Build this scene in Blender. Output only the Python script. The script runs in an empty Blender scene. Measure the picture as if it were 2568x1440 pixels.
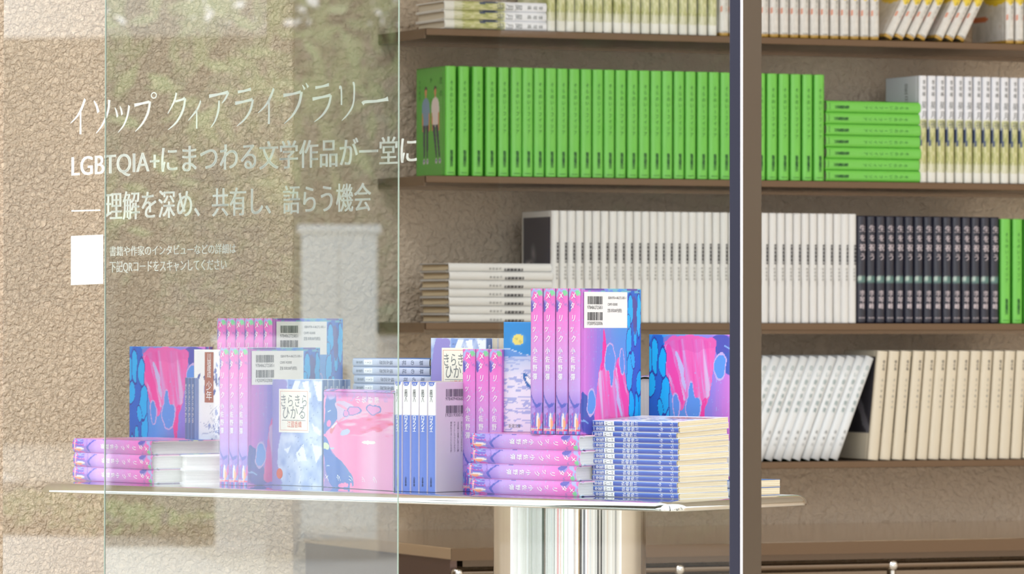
import bpy, math, random
import numpy as np
from mathutils import Matrix, Vector

random.seed(7); rng = np.random.RandomState(11)
SC = bpy.context.scene
COL = SC.collection

# ------------------------------------------------------------------ camera
F = 12500.0; CX = 1284.0; HY = 800.0; EYE = 1.19; ROLL = 0.002
cam = bpy.data.cameras.new('camera'); camo = bpy.data.objects.new('camera', cam); COL.objects.link(camo)
cam.sensor_width = 36.0; cam.lens = F / 2568 * 36.0; cam.shift_y = (HY - 720) / 2568
cam.clip_start = 0.1; cam.clip_end = 400
camo.matrix_world = Matrix.Translation((0, 0, EYE)) @ Matrix.Rotation(math.pi / 2, 4, 'X') @ Matrix.Rotation(ROLL, 4, 'Z')
cam.dof.use_dof = True; cam.dof.focus_distance = 6.8; cam.dof.aperture_fstop = cam.lens / 12.0
SC.camera = camo
SC.view_settings.view_transform = 'Standard'; SC.view_settings.look = 'None'
SC.view_settings.gamma = 1.0; SC.view_settings.use_curve_mapping = False
SC.view_settings.exposure = -0.06
SC.cycles.use_denoising = True
SC.cycles.max_bounces = 7; SC.cycles.diffuse_bounces = 4; SC.cycles.adaptive_threshold = 0.03; SC.cycles.transparent_max_bounces = 16
SC.cycles.caustics_reflective = True; SC.cycles.blur_glossy = 1.2; SC.cycles.caustics_refractive = False
SC.cycles.sample_clamp_indirect = 6.0

# ------------------------------------------------------------------ sky and sun
W = bpy.data.worlds.new('sky'); SC.world = W; W.use_nodes = True
nt = W.node_tree; nt.nodes.clear()
wo = nt.nodes.new('ShaderNodeOutputWorld'); bg = nt.nodes.new('ShaderNodeBackground')
tc = nt.nodes.new('ShaderNodeTexCoord'); sx = nt.nodes.new('ShaderNodeSeparateXYZ'); rp = nt.nodes.new('ShaderNodeValToRGB')
nz = nt.nodes.new('ShaderNodeTexNoise'); nz.inputs['Scale'].default_value = 3.0; nz.inputs['Detail'].default_value = 6
mx = nt.nodes.new('ShaderNodeMixRGB'); mx.inputs[2].default_value = (1.0, 1.0, 1.0, 1)
rp.color_ramp.elements[0].position = 0.0; rp.color_ramp.elements[0].color = (0.95, 0.98, 1.0, 1)
rp.color_ramp.elements[1].position = 0.9; rp.color_ramp.elements[1].color = (0.62, 0.76, 1.0, 1)
nt.links.new(tc.outputs['Generated'], sx.inputs[0]); nt.links.new(sx.outputs['Z'], rp.inputs[0])
nt.links.new(tc.outputs['Generated'], nz.inputs['Vector'])
nt.links.new(nz.outputs['Fac'], mx.inputs[0]); nt.links.new(rp.outputs[0], mx.inputs[1])
nt.links.new(mx.outputs[0], bg.inputs['Color']); bg.inputs['Strength'].default_value = 2.6
nt.links.new(bg.outputs[0], wo.inputs[0])
sun = bpy.data.lights.new('sun', 'SUN'); sun.energy = 1.7; sun.angle = math.radians(26); sun.color = (1.0, 0.97, 0.93)
suno = bpy.data.objects.new('sun', sun); COL.objects.link(suno)
suno.rotation_euler = Vector((0.30, 0.42, -0.86)).to_track_quat('-Z', 'Y').to_euler()

# ------------------------------------------------------------------ colour and materials
def lin(c):
    c = np.asarray(c, float) / 255.0
    return np.where(c <= 0.04045, c / 12.92, ((c + 0.055) / 1.055) ** 2.4)
def rgba(c):
    l = lin(c); return (float(l[0]), float(l[1]), float(l[2]), 1.0)
MATS = {}
def mat(name, c=(200, 200, 200), rough=0.5, metal=0.0, coat=0.0, spec=0.5):
    if name in MATS: return MATS[name]
    m = bpy.data.materials.new(name); m.use_nodes = True; MATS[name] = m
    b = m.node_tree.nodes['Principled BSDF']
    b.inputs['Base Color'].default_value = rgba(c); b.inputs['Roughness'].default_value = rough
    b.inputs['Metallic'].default_value = metal; b.inputs['Coat Weight'].default_value = coat
    b.inputs['Coat Roughness'].default_value = 0.15; b.inputs['Specular IOR Level'].default_value = spec
    return m
def N(m, t, **kw):
    n = m.node_tree.nodes.new(t)
    for k, v in kw.items():
        if hasattr(n, k): setattr(n, k, v)
        else: n.inputs[k].default_value = v
    return n
def L(m, a, b): m.node_tree.links.new(a, b)
def printed(name, rough=0.33, coat=0.25):
    m = mat(name, rough=rough, coat=coat)
    a = N(m, 'ShaderNodeAttribute'); a.attribute_name = 'print'
    L(m, a.outputs['Color'], m.node_tree.nodes['Principled BSDF'].inputs['Base Color'])
    return m
PRINT = printed('printed_jacket')
PRINT_MATT = printed('printed_matt_paper', 0.5, 0.0)

def stucco(name, c1, c2, scale, dist, strength=1.0):
    m = mat(name, c1, rough=0.92, spec=0.2)
    b = m.node_tree.nodes['Principled BSDF']
    t = N(m, 'ShaderNodeTexCoord')
    wz = N(m, 'ShaderNodeTexNoise', Scale=scale * 0.55, Detail=2.0)
    add = N(m, 'ShaderNodeVectorMath', operation='MULTIPLY_ADD')
    add.inputs[1].default_value = (0.012,) * 3
    L(m, t.outputs['Object'], wz.inputs['Vector']); L(m, wz.outputs['Color'], add.inputs[0]); L(m, t.outputs['Object'], add.inputs[2])
    n1 = N(m, 'ShaderNodeTexNoise', Scale=scale, Detail=3.0, Roughness=0.55, Distortion=0.35)
    n2 = N(m, 'ShaderNodeTexVoronoi', Scale=scale * 0.8, feature='SMOOTH_F1', Smoothness=0.5)
    n3 = N(m, 'ShaderNodeTexNoise', Scale=scale * 5, Detail=3.0)
    for n in (n1, n2, n3): L(m, add.outputs[0], n.inputs['Vector'])
    r1 = N(m, 'ShaderNodeMapRange'); r1.inputs[1].default_value = 0.36; r1.inputs[2].default_value = 0.64
    L(m, n1.outputs['Fac'], r1.inputs[0])
    s1 = N(m, 'ShaderNodeMath', operation='MULTIPLY_ADD'); s1.inputs[1].default_value = -0.7
    L(m, n2.outputs['Distance'], s1.inputs[0]); L(m, r1.outputs[0], s1.inputs[2])
    s2 = N(m, 'ShaderNodeMath', operation='MULTIPLY_ADD'); s2.inputs[1].default_value = 0.25
    L(m, n3.outputs['Fac'], s2.inputs[0]); L(m, s1.outputs[0], s2.inputs[2])
    bp = N(m, 'ShaderNodeBump'); bp.inputs['Distance'].default_value = dist; bp.inputs['Strength'].default_value = strength
    L(m, s2.outputs[0], bp.inputs['Height']); L(m, bp.outputs[0], b.inputs['Normal'])
    big = N(m, 'ShaderNodeTexNoise', Scale=5.0, Detail=4.0); L(m, t.outputs['Object'], big.inputs['Vector'])
    mm = N(m, 'ShaderNodeMix', data_type='RGBA'); mm.inputs[6].default_value = rgba(c1); mm.inputs[7].default_value = rgba(c2)
    L(m, big.outputs['Fac'], mm.inputs[0]); L(m, mm.outputs[2], b.inputs['Base Color'])
    return m
M_STUCCO = stucco('tan_stucco', (228, 206, 180), (214, 192, 164), 150, 0.0045)
M_PLASTER = stucco('brown_plaster', (234, 216, 194), (220, 202, 178), 95, 0.003)

def brushed(name, c, rough, amt=0.15, scale=(2, 2, 300)):
    m = mat(name, c, rough=rough, metal=1.0)
    t = N(m, 'ShaderNodeTexCoord'); mp = N(m, 'ShaderNodeMapping'); mp.inputs['Scale'].default_value = scale
    n = N(m, 'ShaderNodeTexNoise', Scale=3.0, Detail=3.0)
    r = N(m, 'ShaderNodeMapRange'); r.inputs[3].default_value = max(0.0, rough - amt); r.inputs[4].default_value = rough + amt
    L(m, t.outputs['Object'], mp.inputs[0]); L(m, mp.outputs[0], n.inputs['Vector']); L(m, n.outputs['Fac'], r.inputs[0])
    L(m, r.outputs[0], m.node_tree.nodes['Principled BSDF'].inputs['Roughness'])
    return m
M_STEEL = mat('polished_steel', (222, 222, 220), rough=0.035, metal=1.0)
M_CHROME = mat('chrome', (228, 226, 222), rough=0.08, metal=1.0)
M_BRONZE = brushed('bronze_sheet_metal', (118, 98, 80), 0.34, 0.08)
M_BRONZE2 = mat('glossy_bronze_panel', (128, 112, 96), rough=0.14, metal=1.0)
M_POST = mat('satin_bronze_post', (108, 102, 96), rough=0.2, metal=1.0)
M_NAVY = mat('dark_anodised_metal', (46, 46, 62), rough=0.3, metal=0.5)
M_SEAL = mat('white_glazing_seal', (250, 244, 244), rough=0.4)
M_CONC = mat('pale_paving', (214, 210, 200), rough=0.85)
M_FLOOR = mat('shop_floor_screed', (196, 182, 162), rough=0.5)
M_WHITE = mat('white_vinyl', (250, 252, 242), rough=0.5)
M_BLACKINK = mat('black_ink', (52, 52, 58), rough=0.5)
M_GREYINK = mat('grey_ink', (128, 132, 132), rough=0.5)
M_WHITEINK = mat('white_ink', (250, 250, 250), rough=0.4)
M_REDINK = mat('vermilion_ink', (226, 98, 66), rough=0.4)
M_GREENINK = mat('dark_green_ink', (44, 112, 52), rough=0.5)
M_TEALINK = mat('teal_grey_ink', (132, 160, 160), rough=0.5)
M_CARD = mat('white_label_paper', (244, 240, 236), rough=0.4)
M_CREAM = mat('cream_plaque', (250, 246, 228), rough=0.4)
M_BOARD = mat('white_board', (238, 238, 240), rough=0.5)
M_DARKBOARD = mat('dark_navy_board', (46, 56, 62), rough=0.5)

def paper(name, c1, c2, scale=900):
    m = mat(name, c1, rough=0.8, spec=0.2)
    t = N(m, 'ShaderNodeTexCoord'); mp = N(m, 'ShaderNodeMapping'); mp.inputs['Scale'].default_value = (scale, 6, 6)
    n = N(m, 'ShaderNodeTexNoise', Scale=1.0, Detail=4.0)
    mm = N(m, 'ShaderNodeMix', data_type='RGBA'); mm.inputs[6].default_value = rgba(c1); mm.inputs[7].default_value = rgba(c2)
    r = N(m, 'ShaderNodeMapRange'); r.inputs[1].default_value = 0.35; r.inputs[2].default_value = 0.65
    b = N(m, 'ShaderNodeBump'); b.inputs['Distance'].default_value = 0.0008
    L(m, t.outputs['Object'], mp.inputs[0]); L(m, mp.outputs[0], n.inputs['Vector']); L(m, n.outputs['Fac'], r.inputs[0])
    L(m, r.outputs[0], mm.inputs[0]); L(m, mm.outputs[2], m.node_tree.nodes['Principled BSDF'].inputs['Base Color'])
    L(m, n.outputs['Fac'], b.inputs['Height']); L(m, b.outputs[0], m.node_tree.nodes['Principled BSDF'].inputs['Normal'])
    return m
P_WHITE = paper('white_page_edges', (240, 238, 236), (224, 222, 222))
P_CREAM = paper('cream_page_edges', (232, 218, 188), (210, 192, 158), 700)
P_GREY = paper('ivory_page_edges', (232, 224, 204), (214, 204, 182))

def glass(name, tint, ior, boost):
    m = bpy.data.materials.new(name); m.use_nodes = True
    ns = m.node_tree.nodes; ns.clear()
    o = ns.new('ShaderNodeOutputMaterial'); mixn = ns.new('ShaderNodeMixShader'); tr = ns.new('ShaderNodeBsdfTransparent')
    gl = ns.new('ShaderNodeBsdfGlossy'); gl.inputs['Roughness'].default_value = 0.0
    fr = ns.new('ShaderNodeFresnel'); fr.inputs['IOR'].default_value = ior
    mu = ns.new('ShaderNodeMath'); mu.operation = 'MULTIPLY'; mu.use_clamp = True; mu.inputs[1].default_value = boost
    tr.inputs['Color'].default_value = tint
    m.node_tree.links.new(fr.outputs[0], mu.inputs[0]); m.node_tree.links.new(mu.outputs[0], mixn.inputs[0])
    m.node_tree.links.new(tr.outputs[0], mixn.inputs[1]); m.node_tree.links.new(gl.outputs[0], mixn.inputs[2])
    m.node_tree.links.new(mixn.outputs[0], o.inputs[0])
    return m
M_GLASS = glass('clear_glass', (0.985, 0.995, 0.99, 1), 1.38, 0.4)
M_GLASS2 = glass('coated_reflective_glass', (0.97, 0.99, 0.985, 1), 1.52, 2.1)
M_GLASSEDGE = mat('pale_green_glass_edge', (158, 176, 162), rough=0.15)

# ------------------------------------------------------------------ object helpers
def link(name, me, m=None, parent=None, mw=None):
    o = bpy.data.objects.new(name, me)
    COL.objects.link(o)
    if m is not None and me is not None and len(me.materials) == 0: me.materials.append(m)
    if parent is not None: o.parent = parent
    if mw is not None: o.matrix_world = mw
    return o
def tag(o, label=None, cat=None, group=None, kind=None):
    if label: o['label'] = label
    if cat: o['category'] = cat
    if group: o['group'] = group
    if kind: o['kind'] = kind
    return o
def thing(name, mw, label, cat, group=None):
    o = bpy.data.objects.new(name, None); o.empty_display_size = 0.03; COL.objects.link(o); o.matrix_world = mw
    return tag(o, label, cat, group)
def mesh(name, vs, fs, smooth=False):
    me = bpy.data.meshes.new(name); me.from_pydata([tuple(v) for v in vs], [], [tuple(f) for f in fs]); me.update()
    if smooth:
        for p in me.polygons: p.use_smooth = len(p.vertices) < 5
    return me
class MB:
    def __init__(s): s.v = []; s.f = []
    def box(s, a, b):
        x0, y0, z0 = a; x1, y1, z1 = b; n = len(s.v)
        s.v += [(x0, y0, z0), (x1, y0, z0), (x1, y1, z0), (x0, y1, z0), (x0, y0, z1), (x1, y0, z1), (x1, y1, z1), (x0, y1, z1)]
        s.f += [[n + i for i in q] for q in ((3, 2, 1, 0), (4, 5, 6, 7), (0, 1, 5, 4), (1, 2, 6, 5), (2, 3, 7, 6), (3, 0, 4, 7))]
        return s
    def tube(s, p, q, r, seg=16):
        p = Vector(p); q = Vector(q); d = (q - p).normalized(); a = d.orthogonal().normalized(); b = d.cross(a); n = len(s.v)
        for c in (p, q):
            for i in range(seg):
                t = 2 * math.pi * i / seg; s.v.append(tuple(c + a * (r * math.cos(t)) + b * (r * math.sin(t))))
        for i in range(seg):
            j = (i + 1) % seg; s.f.append([n + i, n + j, n + seg + j, n + seg + i])
        k = len(s.v); s.v += s.v[n:n + 2 * seg]
        s.f.append([k + i for i in range(seg)][::-1]); s.f.append([k + seg + i for i in range(seg)])
        return s
    def mesh(s, name, smooth=False): return mesh(name, s.v, s.f, smooth)
def box(name, a, b, m, parent=None, mw=None, bev=0.0):
    me = MB().box(a, b).mesh(name); o = link(name, me, m, parent, mw)
    if bev:
        md = o.modifiers.new('bevel', 'BEVEL'); md.width = bev; md.segments = 3
        for p in me.polygons: p.use_smooth = False
    return o

# a point at distance Y whose picture falls on (px, py); a point at given height below/above the eye
def at(px, py, Y):
    return Vector(((px - CX) / F * Y, Y, EYE - (py - ROLL * (px - CX) - HY) / F * Y))
def on(px, Y, h): return Vector(((px - CX) / F * Y, Y, EYE + h))
TOP = -0.238      # table top below the eye
def dist(px, py, h): return -h * F / (py - ROLL * (px - CX) - HY)

# ------------------------------------------------------------------ lettering
_txt = {}
def glyphs(s, res=2):
    if (s, res) in _txt: return _txt[(s, res)]
    c = bpy.data.curves.new('t', 'FONT'); c.body = s; c.resolution_u = res
    o = bpy.data.objects.new('t', c); COL.objects.link(o)
    me = bpy.data.meshes.new_from_object(o.evaluated_get(bpy.context.evaluated_depsgraph_get()))
    v = np.array([x.co[:] for x in me.vertices]).reshape(-1, 3) if len(me.vertices) else np.zeros((0, 3))
    f = [list(p.vertices) for p in me.polygons]
    bpy.data.objects.remove(o); bpy.data.meshes.remove(me); bpy.data.curves.remove(c)
    _txt[(s, res)] = (v, f); return v, f
class Ink:
    """Flat lettering collected in 2-D (u right, v up) with one material per mesh."""
    def __init__(s): s.v = []; s.f = []
    def add(s, v2, f):
        n = len(s.v); s.v += [tuple(p) for p in v2]; s.f += [[n + i for i in q] for q in f]
    def text(s, t, u, v, size, sx=1.0, rot=0.0, fit=None, slant=0.0, bold=0.0):
        """u, v = centre of the line; size = height of a character in metres."""
        g, f = glyphs(t)
        if len(g) == 0: return s
        x = g[:, 0] - (g[:, 0].min() + g[:, 0].max()) / 2; y = g[:, 1] - 0.38
        w = x.max() - x.min()
        k = size / 0.92
        kx = k * sx if fit is None else fit / w
        x = x * kx + slant * y * k; y = y * k
        c, sn = math.cos(rot), math.sin(rot)
        s.add(np.stack([u + x * c - y * sn, v + x * sn + y * c], 1), f)
        if bold:
            s.add(np.stack([u + (x + bold) * c - y * sn, v + x * sn + y * c], 1), f)
        return s
    def column(s, t, u, vtop, vbot, size, sx=1.0, slant=0.0, bold=0.0):
        n = len(t); step = (vtop - vbot) / n
        for i, ch in enumerate(t):
            if ch == ' ': continue
            if ch == 'ー': s.text(ch, u, vtop - step * (i + .5), size, sx, rot=-math.pi / 2); continue
            s.text(ch, u, vtop - step * (i + .5), size, sx, slant=slant, bold=bold)
        return s
    def rect(s, u0, v0, u1, v1):
        k = 1 if abs(u1 - u0) > .02 or abs(u1 - u0) < .0008 else 5
        for i in range(k):
            a = u0 + (u1 - u0) * i / k; b = u0 + (u1 - u0) * (i + 1) / k; s.add([(a, v0), (b, v0), (b, v1), (a, v1)], [[0, 1, 2, 3]])
        return s
    def disc(s, u, v, ru, rv, seg=20):
        s.add([(u + ru * math.cos(2 * math.pi * i / seg), v + rv * math.sin(2 * math.pi * i / seg)) for i in range(seg)], [list(range(seg))]); return s
    def bars(s, u0, v0, u1, v1, seed=1, n=30):
        r = random.Random(seed); x = 0.0; segs = []
        for i in range(n):
            b = r.choice((1, 1, 2, 3)); g = r.choice((1, 1, 2)); segs.append((x, x + b)); x += b + g
        x -= g
        for a, b in segs: s.rect(u0 + (u1 - u0) * a / x, v0, u0 + (u1 - u0) * min(b, x) / x, v1)
        return s
    def mesh(s, name, fn):
        """fn maps (u, v) to a local 3-D point."""
        return mesh(name, [fn(u, v) for u, v in s.v], s.f)

# ------------------------------------------------------------------ painting of printed covers (colours only, as printed)
def vnoise(x, y, seed=0):
    xi = np.floor(x).astype(int); yi = np.floor(y).astype(int); xf = x - xi; yf = y - yi
    def h(a, b):
        n = (a * 374761393 + b * 668265263 + seed * 974634777) & 0x7fffffff
        n = ((n ^ (n >> 13)) * 1274126177) & 0x7fffffff
        return (n & 0xffff) / 65535.0
    u = xf * xf * (3 - 2 * xf); v = yf * yf * (3 - 2 * yf)
    return (h(xi, yi) * (1 - u) + h(xi + 1, yi) * u) * (1 - v) + (h(xi, yi + 1) * (1 - u) + h(xi + 1, yi + 1) * u) * v
def fbm(x, y, seed=0, o=3):
    r = 0; a = 0.5; t = 0
    for i in range(o): r = r + a * vnoise(x * 2 ** i, y * 2 ** i, seed + i * 17); t += a; a *= .5
    return r / t
def chaikin(p, n=2):
    p = np.array(p, float)
    for _ in range(n):
        q = np.roll(p, -1, 0); p = np.stack([p * .75 + q * .25, p * .25 + q * .75], 1).reshape(-1, 2)
    return p
def inpoly(x, y, poly):
    ins = np.zeros(x.shape, bool); n = len(poly); j = n - 1
    for i in range(n):
        xi, yi = poly[i]; xj, yj = poly[j]
        if yi != yj:
            c = ((yi > y) != (yj > y)) & (x < (xj - xi) * (y - yi) / (yj - yi) + xi); ins ^= c
        j = i
    return ins
class Art:
    def __init__(s, x, y, base, warp=0.0, wf=20.0, seed=3):
        s.x = x; s.y = y; s.c = np.zeros(x.shape + (3,)) + np.array(base, float)
        s.wx = x + warp * (fbm(x * wf, y * wf, seed) - .5); s.wy = y + warp * (fbm(x * wf + 9, y * wf + 5, seed + 1) - .5)
    def mix(s, w, col):
        w = np.clip(w, 0, 1)[..., None]; s.c = s.c * (1 - w) + np.array(col, float) * w; return s
    def poly(s, pts, col, a=1.0, sm=2, raw=False, edge=None, ew=0.02):
        p = chaikin(pts, sm) if sm else np.array(pts, float)
        X, Y = (s.x, s.y) if raw else (s.wx, s.wy)
        if edge is not None:
            c = p.mean(0); s.mix(inpoly(X, Y, c + (p - c) * (1 + ew / np.maximum(1e-6, np.abs(p - c).max(0)))) * 1.0, edge)
        s.mix(inpoly(X, Y, p) * a, col); return s
    def ell(s, cx, cy, rx, ry, col, a=1.0, rot=0.0, soft=0.0, edge=None, ew=0.2):
        c, n = math.cos(rot), math.sin(rot); dx = s.wx - cx; dy = s.wy - cy
        r = np.hypot((dx * c + dy * n) / rx, (-dx * n + dy * c) / ry)
        if edge is not None: s.mix((r < 1 + ew) * 1.0, edge)
        s.mix(((r < 1) * 1.0 if not soft else (1 - r) / soft) * a, col); return s
    def line(s, pts, w, col, a=1.0):
        for (x0, y0), (x1, y1) in zip(pts[:-1], pts[1:]):
            dx, dy = x1 - x0, y1 - y0; L2 = dx * dx + dy * dy + 1e-12
            t = np.clip(((s.wx - x0) * dx + (s.wy - y0) * dy) / L2, 0, 1)
            d = np.hypot(s.wx - x0 - t * dx, s.wy - y0 - t * dy); s.mix((d < w) * a, col)
        return s
def ramp(t, stops):
    t = np.clip(t, 0, 1); xs = [q[0] for q in stops]
    return np.stack([np.interp(t, xs, [q[1][k] for q in stops]) for k in range(3)], -1)

def drip_back(u, v):
    """Poured-paint back cover. u from spine 0..1, v from bottom 0..1."""
    A = Art(u, v, (0, 0, 0), warp=0.05, wf=9.0)
    st = fbm(u * 60, v * 3, 5)
    A.c = ramp(u + 0.08 * (st - .5), [(0, (212, 120, 214)), (.12, (200, 118, 212)), (.3, (142, 124, 218)), (.55, (96, 146, 222)), (.8, (66, 150, 226)), (1, (20, 130, 222))])
    A.poly([(0, .30), (.1, .26), (.18, .2), (.24, .12), (.3, 0), (0, 0)], (58, 84, 176))
    A.poly([(.0, .12), (.25, .14), (.3, .0), (.0, 0)], (84, 72, 176), .6)
    # pink mass
    A.poly([(.38, .74), (.41, .66), (.43, .56), (.46, .47), (.5, .42), (.58, .44), (.62, .54), (.68, .5), (.74, .42), (.8, .3), (.84, .16), (.8, 0), (.22, 0), (.24, .12), (.27, .3), (.3, .42), (.35, .5), (.37, .62)], (236, 96, 178))
    m = inpoly(A.wx, A.wy, chaikin([(.27, .1), (.29, .42), (.4, .5), (.6, .46), (.75, .4), (.85, .1), (.7, .02), (.3, .02)]))
    sl = fbm((u - (1 - v) * .18) * 42, v * 2.2, 21); s2 = fbm((u - (1 - v) * .2) * 26, v * 1.5, 31)
    A.mix(m * np.clip((sl - .45) * 3.0, 0, .8), (206, 150, 214)); A.mix(m * np.clip((s2 - .56) * 5, 0, .85), (214, 190, 226))
    A.mix(m * np.clip((.4 - s2) * 6, 0, .8), (232, 60, 160))
    A.poly([(.6, .5), (.66, .48), (.7, .4), (.76, .28), (.82, .1), (.76, .06), (.7, .2), (.64, .36)], (240, 62, 164), .9)
    A.poly([(.56, .42), (.6, .38), (.66, .24), (.7, .1), (.66, .12), (.6, .26)], (186, 196, 236), .85)
    A.poly([(.22, .0), (.22, .12), (.84, .1), (.84, 0)], (214, 76, 166), .4)
    # pink spike
    A.poly([(.375, .74), (.4, .66), (.43, .6), (.4, .56), (.41, .5), (.38, .44), (.34, .46), (.36, .56), (.35, .62)], (238, 56, 160))
    # periwinkle drips
    for p in ([(.39, .5), (.42, .6), (.5, .62), (.58, .56), (.58, .48), (.54, .42), (.53, .34), (.5, .33), (.48, .36), (.47, .45), (.43, .43)],
              [(.66, .56), (.7, .58), (.73, .5), (.72, .42), (.69, .42), (.66, .48)],
              [(.14, .28), (.2, .3), (.25, .26), (.24, .17), (.18, .13), (.12, .18)]):
        A.poly(p, (86, 146, 226), edge=(196, 170, 224), ew=0.012)
    # cyan cells on the fore edge
    A.poly([(.76, 1), (.8, .8), (.78, .6), (.82, .4), (.84, .2), (.82, 0), (1.02, 0), (1.02, 1)], (22, 96, 200))
    cells = [(.83, .86, .045, .1), (.96, .82, .03, .15), (.8, .62, .04, .12), (.82, .42, .045, .13), (.97, .36, .035, .08), (.87, .5, .03, .06), (.84, .2, .04, .1), (.93, .16, .035, .12), (.99, .18, .02, .1), (.9, .66, .025, .07), (.79, .78, .03, .05)]
    for cx, cy, rx, ry in cells: A.ell(cx, cy, rx, ry, (0, 172, 240), edge=(34, 56, 160), ew=.16)
    A.poly([(.85, .95), (.93, .95), (.93, .72), (.9, .66), (.87, .7)], (86, 70, 150), .85)
    A.line([(.02, .09), (.08, .1), (.14, .08)], .006, (130, 170, 226))
    A.mix((v > .972) * (fbm(u * 14, v * 60, 8) > .5) * .8, (120, 190, 200)); A.mix((v > .985) * (fbm(u * 9, v * 30, 12) > .55) * .8, (96, 60, 150))
    d = fbm(u * 90, v * 60, 41); A.mix((d > .80) * (u < .5) * (v > .25) * .6, (150, 190, 236))
    return A.c
def drip_spine(x, v):
    """Poured-paint spine. x from 0 left to 1 right."""
    A = Art(x, v, (0, 0, 0), warp=.06, wf=5.0, seed=9)
    A.c = ramp(v + .03 * (fbm(x * 3, v * 12, 3) - .5), [(0, (92, 84, 190)), (.03, (150, 120, 210)), (.1, (128, 96, 200)), (.2, (160, 130, 218)), (.3, (196, 158, 230)), (.45, (214, 158, 228)), (.62, (226, 148, 222)), (.8, (240, 128, 214)), (.95, (240, 112, 196)), (1, (236, 110, 190))])
    st = fbm(x * 10, v * 9, 4)
    lo = np.clip((.19 - A.wy) * 12, 0, 1)
    A.mix(lo * (st > .58) * .8, (84, 104, 204)); A.mix(lo * (st < .38) * .8, (150, 190, 232)); A.mix(lo * (fbm(x * 12, v * 10, 14) > .64), (214, 90, 176))
    A.ell(.25, .155, .26, .024, (178, 146, 226)); A.ell(.15, .205, .3, .02, (184, 150, 230)); A.line([(.05, .40), (.1, .27), (.32, .225), (.5, .2), (.9, .21)], .012, (92, 96, 196))
    A.ell(.72, .09, .1, .06, (244, 226, 226)); A.ell(.8, .07, .07, .045, (246, 168, 130))
    A.mix((v < .035) * (v > .022), (238, 70, 120))
    A.poly([(0, .93), (.3, .9), (.36, .87), (.16, .83), (0, .85)], (98, 92, 190)); A.line([(.05, .985), (.1, .93), (.42, .89), (.3, .85)], .012, (150, 140, 214), .9)
    A.poly([(0, 1), (1, 1), (1, .975), (.6, .985), (.3, .97), (.12, .94), (0, .93)], (176, 178, 232)); A.ell(.88, .975, .22, .016, (132, 216, 160))
    A.line([(.6, .94), (.85, .9), (1, .885)], .008, (196, 120, 200))
    A.mix((fbm(x * 9, v * 95, 51) > .78) * (v < .8) * (v > .3) * .75, (176, 206, 240))
    return A.c
def drip_front(a, b):
    """Poured-paint front cover. a from the top of the book 0..1, b from the spine 0..1."""
    A = Art(a, b, (255, 164, 208), warp=.05, wf=7.0, seed=4)
    A.c = ramp(a + .03 * (fbm(a * 3, b * 20, 2) - .5), [(0, (255, 170, 212)), (.4, (255, 138, 194)), (.48, (255, 132, 192)), (.6, (252, 164, 210)), (.7, (248, 178, 218)), (1, (240, 160, 214))])
    A.poly([(.15, .28), (.3, .24), (.5, .2), (.75, .22), (1, .2), (1, .34), (.8, .38), (.55, .44), (.36, .46), (.3, .42)], (246, 112, 176), .8)
    s = fbm(a * 5, (b + a * .1) * 26, 13); m = (b > .2) & (b < .46) & (a > .25)
    A.mix(m * np.clip((s - .5) * 4, 0, .85), (244, 200, 226)); A.mix(m * np.clip((.36 - s) * 6, 0, .8), (240, 76, 120))
    A.poly([(0, 0), (.14, 0), (.19, .13), (.2, .25), (.16, .32), (.1, .40), (.02, .46), (.08, .53), (.10, .62), (.15, .66), (.26, .71), (.33, .78), (.40, .86), (.44, .94), (.44, 1.01), (0, 1.01)], (82, 130, 200), raw=False)
    A.mix(inpoly(A.wx, A.wy, [(0, .5), (.1, .6), (.3, .78), (.42, .95), (.4, 1), (0, 1)]) * .5, (72, 112, 204))
    A.ell(.075, .34, .035, .04, (250, 140, 200)); A.poly([(.0, .47), (.02, .45), (.07, .46), (.05, .5)], (255, 150, 200))
    A.poly([(.22, .955), (.2, .97), (.22, .99), (.35, .99), (.37, .96), (.34, .945)], (255, 142, 198)); A.ell(.40, .985, .02, .04, (255, 142, 198))
    A.ell(.04, .575, .045, .035, (226, 246, 196)); A.ell(.12, .59, .03, .008, (190, 224, 230))
    A.ell(.1, .05, .05, .045, (170, 200, 232)); A.poly([(.14, .12), (.3, .1), (.5, .16), (.4, .26), (.25, .3), (.18, .3), (.2, .2)], (222, 196, 230)); A.line([(.2, .14), (.4, .2), (.22, .3)], .012, (246, 160, 200))
    for cx, cy, rx, ry in ((.44, .2, .09, .04), (.72, .17, .09, .045), (.33, .22, .04, .03)): A.ell(cx, cy, rx, ry, (236, 150, 214), edge=(96, 128, 204), ew=.2)
    A.poly([(.1, .43), (.12, .38), (.19, .33), (.17, .4), (.13, .46)], (236, 128, 140)); A.poly([(.12, .38), (.16, .33), (.21, .31), (.17, .36), (.13, .4)], (238, 238, 246))
    A.ell(.66, .52, .1, .022, (246, 246, 236)); A.ell(.32, .42, .07, .03, (196, 206, 236), rot=-.3)
    A.mix(np.clip((.1 - b) * 14, 0, 1), (222, 142, 218)); A.mix((b < .1) * (fbm(a * 40, b * 30, 7) > .6) * .5, (180, 160, 226))
    A.line([(.05, .78), (.09, .775)], .004, (220, 235, 245)); A.line([(.05, .22), (.09, .2)], .004, (220, 235, 245))
    return A.c
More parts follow.
